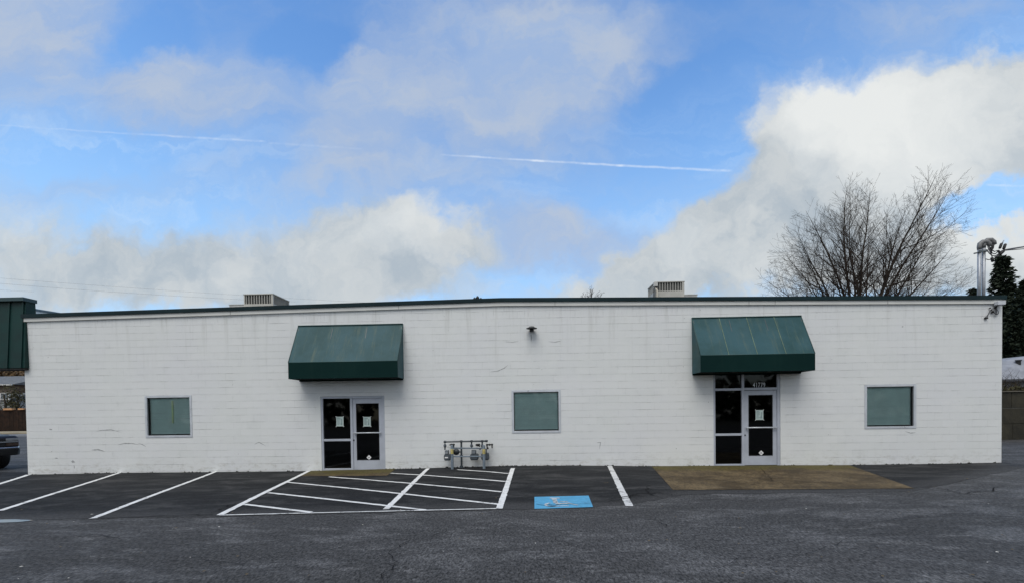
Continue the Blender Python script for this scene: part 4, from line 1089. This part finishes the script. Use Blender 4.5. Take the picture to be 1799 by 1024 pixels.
fx = rx(1508, 600, YT)
limbs = []
def to(px, py, dy, r_):                    # a limb reaching towards a point of the crown outline
    F0 = Vector((fx, YT, 5.2)); e = W(px, py, YT + dy); d = e - F0; limbs.append((d, d.length * .92, r_ * .9))
for px, py, dy, r_ in [(1328, 503, 1.0, .085), (1338, 452, -1.5, .10), (1352, 425, 2.2, .09), (1372, 398, 1.5, .12), (1402, 372, -2.2, .11), (1436, 338, -1.0, .13), (1470, 305, 1.2, .15), (1496, 318, 3.0, .12), (1522, 306, -1.5, .15), (1560, 322, 2.4, .13), (1592, 296, -.4, .17), (1632, 300, 1.6, .14),
                       (1662, 338, -2.0, .13), (1686, 382, 1.0, .13), (1702, 430, -1.0, .13), (1708, 468, 2.2, .11), (1560, 350, -3.2, .11), (1430, 430, -3.4, .09), (1640, 420, 3.2, .09), (1395, 470, 3, .08), (1370, 505, -2.5, .07), (1660, 490, -2.4, .08)]:
    to(px, py, dy, r_)
bare_tree((fx, YT, 0), 5.2, limbs, 'large spreading bare tree rising behind the right half of the roof', 14, .42, 4, .0056, budget=1500)
xb = rx(1039, 515, 40); top = W(1040, 506, 40)
bare_tree((xb, 40, 0), top.z - 2.6, [((math.cos(a_) * .7, math.sin(a_) * .7, 1.0), 2.4, .06) for a_ in (0, .9, 1.8, 2.7, 3.6, 4.5, 5.4)] + [((0, 0, 1), 2.6, .07)], 'small distant bare treetop peeking over the middle of the roof', 5, .16, 2, .02, budget=400)

M_NEEDLE = None
def leaf_mat(name, a, b):
    m = bpy.data.materials.new(name); m.use_nodes = True
    t = NT(m.node_tree); bs = t.n['Principled BSDF']; tc = t.new('ShaderNodeTexCoord')
    n = t.noise(tc.outputs['Object'], 1.4, 5, .7); oi = t.new('ShaderNodeNewGeometry')
    f = t.math('ADD', t.math('MULTIPLY', t.mapr(n, .3, .7), .6), t.math('MULTIPLY', oi.outputs['Random Per Island'], .4))
    t.put(bs.inputs['Base Color'], t.mix(f, a, b)); bs.inputs['Roughness'].default_value = .75; bs.inputs['Specular IOR Level'].default_value = .2
    return m
M_NEEDLE = leaf_mat('conifer_needles', (.008, .015, .010), (.034, .045, .027))
def conifer(base, h, rb, label, seed, dens=1.0, group='dark conifers beyond the right corner'):
    rn = random.Random(seed); t = thing('conifer', label, 'tree', base, group)
    k = MB(); b = Vector(base); k.tube([b, b + Vector((0, 0, h * .97))], [h * .022, .02], 8); k.build('trunk', M_BARK, t)
    c = MB(); z = h * .06
    while z < h * .985:
        f = z / h; rad = rb * (1 - f) ** .82 * rn.uniform(.75, 1.12) + .12; nb = max(5, int(13 * (1 - f) + 6) * dens)
        for i in range(int(nb)):
            a_ = rn.uniform(0, 6.283); rr = rad * rn.uniform(.72, 1.1); d = Vector((math.cos(a_), math.sin(a_), 0)); n = Vector((-d.y, d.x, 0))
            m_ = max(3, int(rr / .22))
            for j in range(m_):
                u = (j + rn.random()) / m_; cen = b + Vector((0, 0, z + rr * .12 - u * u * rr * .45 + rn.uniform(-.12, .12))) + d * rr * u
                for q in range(7):
                    s_ = rn.uniform(.15, .36) * (1.15 - .4 * u); v1 = (d * rn.uniform(.3, 1) + n * rn.uniform(-1, 1) + Vector((0, 0, rn.uniform(-.7, .35)))).normalized() * s_; v2 = v1.cross(Vector((rn.gauss(0, 1), rn.gauss(0, 1), rn.gauss(0, 1)))).normalized() * s_ * .45
                    o_ = cen + n * rn.uniform(-.25, .25) * (1 - .3 * u) + d * rn.uniform(-.1, .1)
                    c.add([o_ - v2, o_ + v1 * .6 - v2 * .6, o_ + v1 * 1.3, o_ + v1 * .5 + v2], [(0, 1, 2, 3)])
        z += h * .018 + .05
    c.build('crown', M_NEEDLE, t, recalc=False); return t
q = W(1762, 445, 27); conifer((q.x, 27, 1.2), q.z - 1.2, 3.1, 'tall pointed dark conifer behind the right roof corner', 3, 1.25)
q = W(1806, 488, 24); conifer((q.x, 24, 1.2), q.z - 1.2, 3.0, 'dark conifer cut by the right picture edge', 8, 1.0)
q = W(1782, 545, 20); conifer((q.x, 20, 1.6), q.z - 1.6, 2.9, 'lower dark conifer filling the gap beside the right corner', 21, 1.3)
q = W(1709, 506, 38); conifer((q.x, 38, 0), q.z, 1.2, 'small distant conifer tip left of the service mast', 9, .8)

M_LEAFTAN = leaf_mat('dry_leaves', (.10, .065, .035), (.21, .14, .075)); M_LEAFOLIVE = leaf_mat('olive_leaves', (.03, .032, .014), (.085, .075, .035))
def bushy(base, h, r_, m, label, seed, n=1500, group='brown and olive trees around the houses', name='leafy_tree', size=.2):
    rn = random.Random(seed); t = thing(name, label, 'tree', base, group); b = Vector(base)
    k = MB(); k.tube([b, b + Vector((0.1, 0, h * .5)), b + Vector((0, 0, h * .8))], [.16, .11, .04], 7)
    for i in range(9):
        a_ = rn.uniform(0, 6.28); st0 = b + Vector((0, 0, h * rn.uniform(.25, .6))); k.tube([st0, st0 + Vector((math.cos(a_) * r_ * .4, math.sin(a_) * r_ * .4, h * .18)), st0 + Vector((math.cos(a_) * r_ * .8, math.sin(a_) * r_ * .8, h * .32))], [.06, .035, .012], 5)
    k.build('trunk', M_BARK, t); c = MB(); cl = []
    for i in range(22):
        a_ = rn.uniform(0, 6.28); rr = r_ * math.sqrt(rn.random()); cl.append(Vector((math.cos(a_) * rr, math.sin(a_) * rr, h * rn.uniform(.35, .95))))
    for i in range(n):
        q = rn.choice(cl) + Vector((rn.gauss(0, 1), rn.gauss(0, 1), rn.gauss(0, .8))) * r_ * .24; s_ = size * rn.uniform(.5, 1.2)
        v1 = Vector((rn.gauss(0, 1), rn.gauss(0, 1), rn.gauss(0, 1))).normalized() * s_; v2 = v1.cross(Vector((rn.gauss(0, 1), rn.gauss(0, 1), rn.gauss(0, 1)))).normalized() * s_ * .5
        c.add([b + q - v1, b + q + v2, b + q + v1, b + q - v2], [(0, 1, 2, 3)])
    c.build('crown', m, t, recalc=False); return t
bushy((rx(8, 700, 37), 37, 0), rz(8, 676, 37), 1.5, M_LEAFOLIVE, 'sparse olive tree standing behind the fence before the tan house', 31, 420, size=.14)
bushy((rx(30, 700, 36), 36, 0), rz(30, 686, 36), .8, M_LEAFOLIVE, 'dark narrow shrub behind the fence beside the building corner', 32, 700, size=.13)
for i, (px, py, Y, lab) in enumerate([(-40, 640, 66, 'tan bare woodland tree at the left edge beyond the houses'), (2, 640, 70, 'tan woodland tree above the roof of the tan house'), (34, 642, 68, 'russet woodland tree beside the building corner beyond the houses'), (70, 640, 66, 'tan woodland tree hidden mostly by the white building')][:3]):
    bushy((rx(px, 700, Y), Y, 0), rz(px, py, Y), 3.6, M_LEAFTAN, lab, 40 + i, 4200, size=.36)

# ---------------------------------------------------------------- beyond the right corner: retaining wall, pale roof, brambles
def block_mat():
    m = bpy.data.materials.new('mossy_block'); m.use_nodes = True
    t = NT(m.node_tree); b = t.n['Principled BSDF']; tc = t.new('ShaderNodeTexCoord'); P = tc.outputs['Object']
    n1 = t.noise(P, .9, 7, .7, .3); n2 = t.noise(t.mapping(P, scale=(3, 3, .5)), 2, 6, .7)
    c = t.mix(t.mapr(n1, .35, .68), (.012, .011, .007), (.042, .037, .023)); c = t.mix(t.mapr(n2, .5, .75, 0, .7), c, (.012, .011, .008))
    t.put(b.inputs['Base Color'], c); b.inputs['Roughness'].default_value = .9
    bp = t.new('ShaderNodeBump'); bp.inputs['Strength'].default_value = .6; bp.inputs['Distance'].default_value = .04; t.put(bp.inputs['Height'], t.noise(P, 8, 6, .7)); t.link(bp.outputs[0], b.inputs['Normal'])
    return m
M_BLOCK = block_mat()
Yr = 8.0; xr0 = rx(1740, 700, Yr)
rw = thing('retaining_wall', 'dark mossy concrete block retaining wall beyond the right corner', 'retaining wall', (xr0 + 3, Yr, 0))
ztop = rz(1780, 687, Yr); z = -.1; row = 0; k = MB()
hh = (ztop - .02) / 3
while row < 3:
    x = xr0 - 2 - (row % 2) * .75
    while x < xr0 + 9:
        k.box((x + .008, Yr + random.uniform(0, .03) + row * .03, z), (x + 1.492, Yr + .7, z + hh + (.1 if row == 0 else 0) - .016)); x += 1.5
    z += hh + (.1 if row == 0 else 0); row += 1
k.build('block', M_BLOCK, rw, bevel=.02)
k = MB(); k.box((xr0 - 2, Yr + .02, ztop - .015), (xr0 + 9, Yr + .72, ztop + .03)); k.build('cap', mat('cap_stone', (.13, .12, .10), .9, 0, .2, .3, 2), rw)
Yp = 11.0
ps = thing('white_shed', 'pale low roofed shed standing above the retaining wall beyond the right corner', 'shed', (rx(1790, 660, Yp), Yp, 2))
xa, xb_ = rx(1735, 660, Yp), rx(1860, 660, Yp); za, zb2 = rz(1755, 640, Yp), rz(1799, 631, Yp)
k = MB(); sl_ = (zb2 - za) / (rx(1799, 631, Yp) - rx(1755, 640, Yp)); ze = rz(1780, 666, Yp)
k.hexa([(xa, Yp, ze), (xb_, Yp, ze), (xb_, Yp + 4, ze), (xa, Yp + 4, ze), (xa, Yp + 1.2, za + sl_ * (xa - rx(1755, 640, Yp))), (xb_, Yp + 1.2, za + sl_ * (xb_ - rx(1755, 640, Yp))), (xb_, Yp + 4, za + sl_ * (xb_ - rx(1755, 640, Yp))), (xa, Yp + 4, za + sl_ * (xa - rx(1755, 640, Yp)))]); k.build('roof', mat('pale_roof_sheet', (.25, .265, .30), .6, 0, .3, .2, 2), ps)
k = MB(); k.box((xa + .1, Yp + .1, 1.0), (xb_, Yp + 3.9, ze - .001)); k.build('wall', mat('shed_grey', (.14, .15, .16), .8), ps)
k = MB(); k.box((xa, Yp - .06, ze - .10), (xb_, Yp - .002, ze + .02)); k.build('gutter', mat('gutter_dark', (.05, .055, .065), .5), ps)
q = W(1789, 641, Yp + .8); k = MB(); k.lathe([(.10, -.15), (.10, .22), (.13, .22), (.13, .28)], q, 'z', 10); k.build('flue', M_BLACK, ps)
br = MB(); rn = random.Random(77)
for i in range(260):
    x = rn.uniform(xr0 - .5, xr0 + 3.5); y = Yr + rn.uniform(.5, 1.5); p = Vector((x, y, ztop - .1)); d = Vector((rn.gauss(0, .45), rn.gauss(0, .25), 1)); pts = [p]; L = rn.uniform(.3, 1.35)
    for j in range(5): d = (d + Vector((rn.gauss(0, .25), rn.gauss(0, .2), -.06 * j))).normalized(); p = p + d * L / 5; pts.append(p)
    br.tube(pts, [.012, .011, .009, .007, .005, .003], 4, caps=False)
for i in range(900):
    x = rn.uniform(xr0 - 1, xr0 + 4); y = Yr + rn.uniform(.3, 1.6); p = Vector((x, y, ztop + abs(rn.gauss(0, .20)))); s_ = rn.uniform(.03, .08)
    v1 = Vector((rn.gauss(0, 1), rn.gauss(0, 1), rn.gauss(0, 1))).normalized() * s_; v2 = v1.cross(Vector((rn.gauss(0, 1), rn.gauss(0, 1), rn.gauss(0, 1)))).normalized() * s_ * .6
    br.m = 1; br.add([p - v1, p + v2, p + v1, p - v2], [(0, 1, 2, 3)])
tag(br.build('bramble_hedge', [M_TWIG, M_LEAFOLIVE], recalc=False), 'tangled bare brambles growing along the top of the retaining wall', 'brambles', kind='stuff')

# ---------------------------------------------------------------- the other side of the lot, seen only as a dark reflection in the door glass
wl_ = MB(); rn = random.Random(5)
for i in range(5200):
    x = rn.uniform(-75, 75); top = 6.0 + 3.2 * mnoise.noise((x * .06, 1, 0)) + 1.6 * mnoise.noise((x * .25, 7, 0)); z = top * rn.random() ** .8; y = -46 + rn.uniform(-3, 3)
    s_ = rn.uniform(.35, .95); q = Vector((x, y, z)); v1 = Vector((rn.gauss(0, 1), rn.gauss(0, 1), rn.gauss(0, 1))).normalized() * s_; v2 = v1.cross(Vector((rn.gauss(0, 1), rn.gauss(0, 1), rn.gauss(0, 1)))).normalized() * s_ * .7
    wl_.add([q - v1, q + v2, q + v1, q - v2], [(0, 1, 2, 3)])
tag(wl_.build('tree_line', M_LEAFOLIVE, recalc=False), 'dark tree line across the lot mirrored in the door glass', 'tree line', kind='stuff')
gb = MB(); gb.quad((-120, -70, -.02), (120, -70, -.02), (120, -30.0, -.02), (-120, -30.0, -.02)); tag(gb.build('verge', mat('verge_soil', (.05, .05, .035), .9), recalc=False), 'earth verge at the far side of the lot', kind='structure')

# ---------------------------------------------------------------- sky
world = bpy.data.worlds.new("World"); sc.world = world; world.use_nodes = True
t = NT(world.node_tree); bg = t.n['Background']
STR = .1
SUN_EL, SUN_AZ = R(60), R(195)             # azimuth measured from +y towards +x: behind the camera, a little left
sky = t.new('ShaderNodeTexSky', sky_type='NISHITA'); sky.sun_disc = False; sky.sun_elevation = SUN_EL; sky.sun_rotation = SUN_AZ
sky.altitude = 0; sky.air_density = 1.0; sky.dust_density = .6; sky.ozone_density = 1.6
tc = t.new('ShaderNodeTexCoord'); Dv = tc.outputs['Generated']
sep = t.new('ShaderNodeSeparateXYZ'); t.put(sep.inputs[0], Dv)
yy = t.math('MAXIMUM', sep.outputs[1], .08)
cmb = t.new('ShaderNodeCombineXYZ'); t.put(cmb.inputs[0], t.math('DIVIDE', sep.outputs[0], yy)); t.put(cmb.inputs[1], t.math('DIVIDE', sep.outputs[2], yy))
UV = cmb.outputs[0]
def uvpx(px, py): d = ray(px, py); return (d.x / d.y, d.z / d.y)
w1_ = t.noise(UV, 2.3, 6, .6, out=1); w2_ = t.noise(UV, 9, 5, .62, out=1)
off = t.vmath('ADD', t.vmath('SCALE', t.vmath('SUBTRACT', w1_, (.5, .5, .5)), .26), t.vmath('SCALE', t.vmath('SUBTRACT', w2_, (.5, .5, .5)), .13))
flat = t.vmath('MULTIPLY', off, (1, 1, 0)); UVW = t.vmath('ADD', UV, flat)
def blobs(lst, vec=None):
    acc = None
    for (px, py, rx_, ry_, rot, amp) in lst:
        c0, c1 = uvpx(px, py)
        m_ = t.mapping(vec or UVW, (c0, c1, 0), (0, 0, R(rot)), (rx_ / FPX, ry_ / FPX, 1), 'TEXTURE')
        v_ = t.mapr(t.vmath('LENGTH', m_), 1.0, 0.0, 0, amp)
        acc = v_ if acc is None else t.math('ADD', acc, v_)
    return acc
# thin grey-blue veils high up
veil = blobs([(100, 250, 700, 330, 0, .22), (900, 240, 600, 300, 0, .22), (700, 480, 900, 130, 0, .30), (40, 40, 330, 230, 0, 1.1), (330, 165, 200, 110, 0, 1.1), (560, 185, 240, 150, -15, .60), (610, 260, 240, 110, 30, .75), (770, 90, 330, 190, 0, .60), (970, 110, 260, 190, 25, 1.0), (880, 200, 200, 120, 0, .45),
              (100, 350, 330, 60, 0, .30), (1250, 40, 300, 120, 0, .25), (1650, 20, 240, 120, 0, .45), (980, 420, 280, 80, -8, .8), (250, 60, 110, 80, 0, -.7), (545, 75, 130, 90, 0, -.75), (190, 290, 260, 70, 0, -.55), (1220, 180, 220, 150, 20, -.6), (520, 300, 150, 60, 0, -.3), (300, 300, 420, 70, -5, .22), (1080, 270, 200, 60, 0, .2), (720, 320, 260, 100, 0, .45)])
# cumulus: a soft grey bank at left, a taller white one at right
cuml = blobs([(10, 420, 130, 80, 0, 1.0), (200, 455, 260, 95, 0, 1.0), (430, 450, 280, 110, 5, 1.1), (640, 440, 240, 125, 10, 1.2), (700, 385, 110, 80, 0, .75), (820, 425, 110, 60, 0, .9), (60, 500, 330, 90, 0, .9), (330, 520, 300, 50, 0, .6), (600, 505, 380, 70, 0, .7), (760, 485, 200, 70, 0, .5)])
cum = blobs([(1420, 260, 180, 165, -25, 1.2), (1560, 225, 270, 180, 0, 1.3), (1720, 215, 230, 170, 0, 1.3), (1610, 320, 220, 110, 0, .8), (1380, 345, 170, 130, 30, 1.0), (1290, 405, 200, 105, 35, .9), (1450, 430, 260, 140, 0, 1.0), (1600, 460, 220, 110, 0, .9),
             (1170, 450, 170, 85, 25, 1.05), (1060, 500, 220, 55, 10, .9), (1780, 445, 170, 80, 0, 1.3), (1745, 352, 130, 60, 8, -1.0), (1250, 500, 320, 60, 0, .5), (1850, 230, 200, 150, 0, 1.0)])
bright = blobs([(1580, 190, 330, 200, 0, 1.0), (1400, 180, 180, 140, 0, .6), (1740, 400, 190, 110, 0, .7), (720, 400, 190, 100, 10, .62), (1170, 430, 120, 80, 0, .45), (1640, 300, 240, 110, 0, .45), (1480, 500, 260, 70, 0, .35), (20, 395, 120, 70, 0, .35), (1030, 500, 150, 60, 0, .4)])
d1 = t.noise(UVW, 6.5, 8, .62); d2 = t.noise(t.mapping(UVW, scale=(1, 2.2, 1)), 3.2, 7, .6)
va = t.mapr(t.math('ADD', veil, t.math('MULTIPLY', t.math('SUBTRACT', d2, .5), .75)), -.15, 1.05, 0, .92)
car = t.mapr(t.math('ADD', cum, t.math('MULTIPLY', t.math('SUBTRACT', d1, .5), 1.15)), .08, .92, 0, .97)
cal = t.mapr(t.math('ADD', cuml, t.math('MULTIPLY', t.math('SUBTRACT', t.math('ADD', t.math('MULTIPLY', d1, .5), t.math('MULTIPLY', d2, .5)), .5), 1.2)), .06, 1.15, 0, .95)
ca_ = t.math('MAXIMUM', car, cal)
wisp = t.mapr(t.noise(t.mapping(UVW, rot=(0, 0, R(8)), scale=(1.1, 4.2, 1)), 2.6, 7, .62, .6), .46, .76, 0, .62)
puff = t.noise(UVW, 4.5, 7, .58)
bt = t.math('ADD', bright, t.math('MULTIPLY', t.math('SUBTRACT', puff, .5), 1.3), clamp=True)
def lin(r_, g_, b_): return tuple((c / 255 / 12.92 if c / 255 < .04045 else ((c / 255 + .055) / 1.055) ** 2.4) / STR for c in (r_, g_, b_))
skyr = sky.outputs[0]; skyc = t.mix(1.0, skyr, (1.36, 1.95, 2.40), 'MULTIPLY')
skyc = t.mix(t.mapr(sep.outputs[2], .66, .06, 0, .85), skyc, lin(176, 217, 252))
skyc = t.mix(t.math('MULTIPLY', wisp, t.mapr(sep.outputs[2], .62, .30)), skyc, lin(206, 226, 246))
c = t.mix(va, skyc, t.mix(t.mapr(d2, .35, .65), lin(156, 180, 216), lin(180, 192, 210)))
# vapour trail
def trail(c, p0, p1, hw, amt, brk):
    a, b_ = uvpx(*p0), uvpx(*p1); mx_, my_ = (a[0] + b_[0]) / 2, (a[1] + b_[1]) / 2; L = math.hypot(b_[0] - a[0], b_[1] - a[1]) / 2; rot = math.atan2(b_[1] - a[1], b_[0] - a[0])
    wob = t.vmath('ADD', UV, t.vmath('MULTIPLY', t.vmath('SUBTRACT', t.noise(UV, 22, 3, out=1), (.5, .5, .5)), (.004, .006, 0)))
    m_ = t.mapping(wob, (mx_, my_, 0), (0, 0, rot), (L, hw / FPX, 1), 'TEXTURE'); s_ = t.new('ShaderNodeSeparateXYZ'); t.put(s_.inputs[0], m_)
    f = t.math('MULTIPLY', t.mapr(t.math('ABSOLUTE', s_.outputs[0]), 1.0, .9), t.mapr(t.math('ABSOLUTE', s_.outputs[1]), 1.0, .1))
    f = t.math('MULTIPLY', f, t.mapr(t.noise(UV, 14, 4, .7), brk - .15, brk + .15, .25, 1)); f = t.math('MULTIPLY', f, amt)
    return t.mix(f, c, lin(232, 240, 250))
c = trail(c, (-20, 219), (230, 236), 2.4, .2, .5); c = trail(c, (210, 234), (470, 250), 3, .28, .5)
c = trail(c, (770, 272), (960, 284), 2.6, .36, .48); c = trail(c, (930, 282), (1100, 292), 3.0, .45, .44); c = trail(c, (1080, 291), (1290, 301), 3.2, .40, .46); c = trail(c, (1730, 326), (1830, 327), 3, .3, .45); c = trail(c, (470, 252), (640, 262), 3, .14, .5)
cc = t.mix(bt, t.mix(t.mapr(d1, .35, .65), lin(172, 183, 192), lin(198, 203, 205)), lin(229, 231, 229))
c = t.mix(ca_, c, cc)
# the half of the sky behind the camera: broken bright cloud
bn = t.noise(Dv, 2.2, 7, .6); back = t.mix(t.mapr(bn, .38, .60), skyr, t.mix(t.mapr(t.noise(Dv, 4, 5), .35, .65), lin(178, 184, 190), lin(240, 240, 238)))
c = t.mix(t.mapr(sep.outputs[1], .12, .40), back, c)
t.put(bg.inputs[0], c); bg.inputs[1].default_value = STR
world.cycles.sampling_method = 'MANUAL'; world.cycles.sample_map_resolution = 512

sun = bpy.data.lights.new('sun', 'SUN'); sun.energy = 2.05; sun.angle = R(42); sun.color = (1, .97, .92)
so = bpy.data.objects.new('sun', sun); COL.objects.link(so)
sd_ = Vector((math.sin(SUN_AZ) * math.cos(SUN_EL), math.cos(SUN_AZ) * math.cos(SUN_EL), math.sin(SUN_EL)))
so.rotation_euler = sd_.to_track_quat('Z', 'Y').to_euler(); so.location = (0, -20, 30)

sc.view_settings.view_transform = 'Standard'; sc.view_settings.look = 'None'; sc.view_settings.gamma = 1; sc.view_settings.exposure = .08
sc.cycles.use_denoising = True
sc.cycles.max_bounces = 6; sc.cycles.transparent_max_bounces = 8; sc.cycles.caustics_reflective = False; sc.cycles.caustics_refractive = False
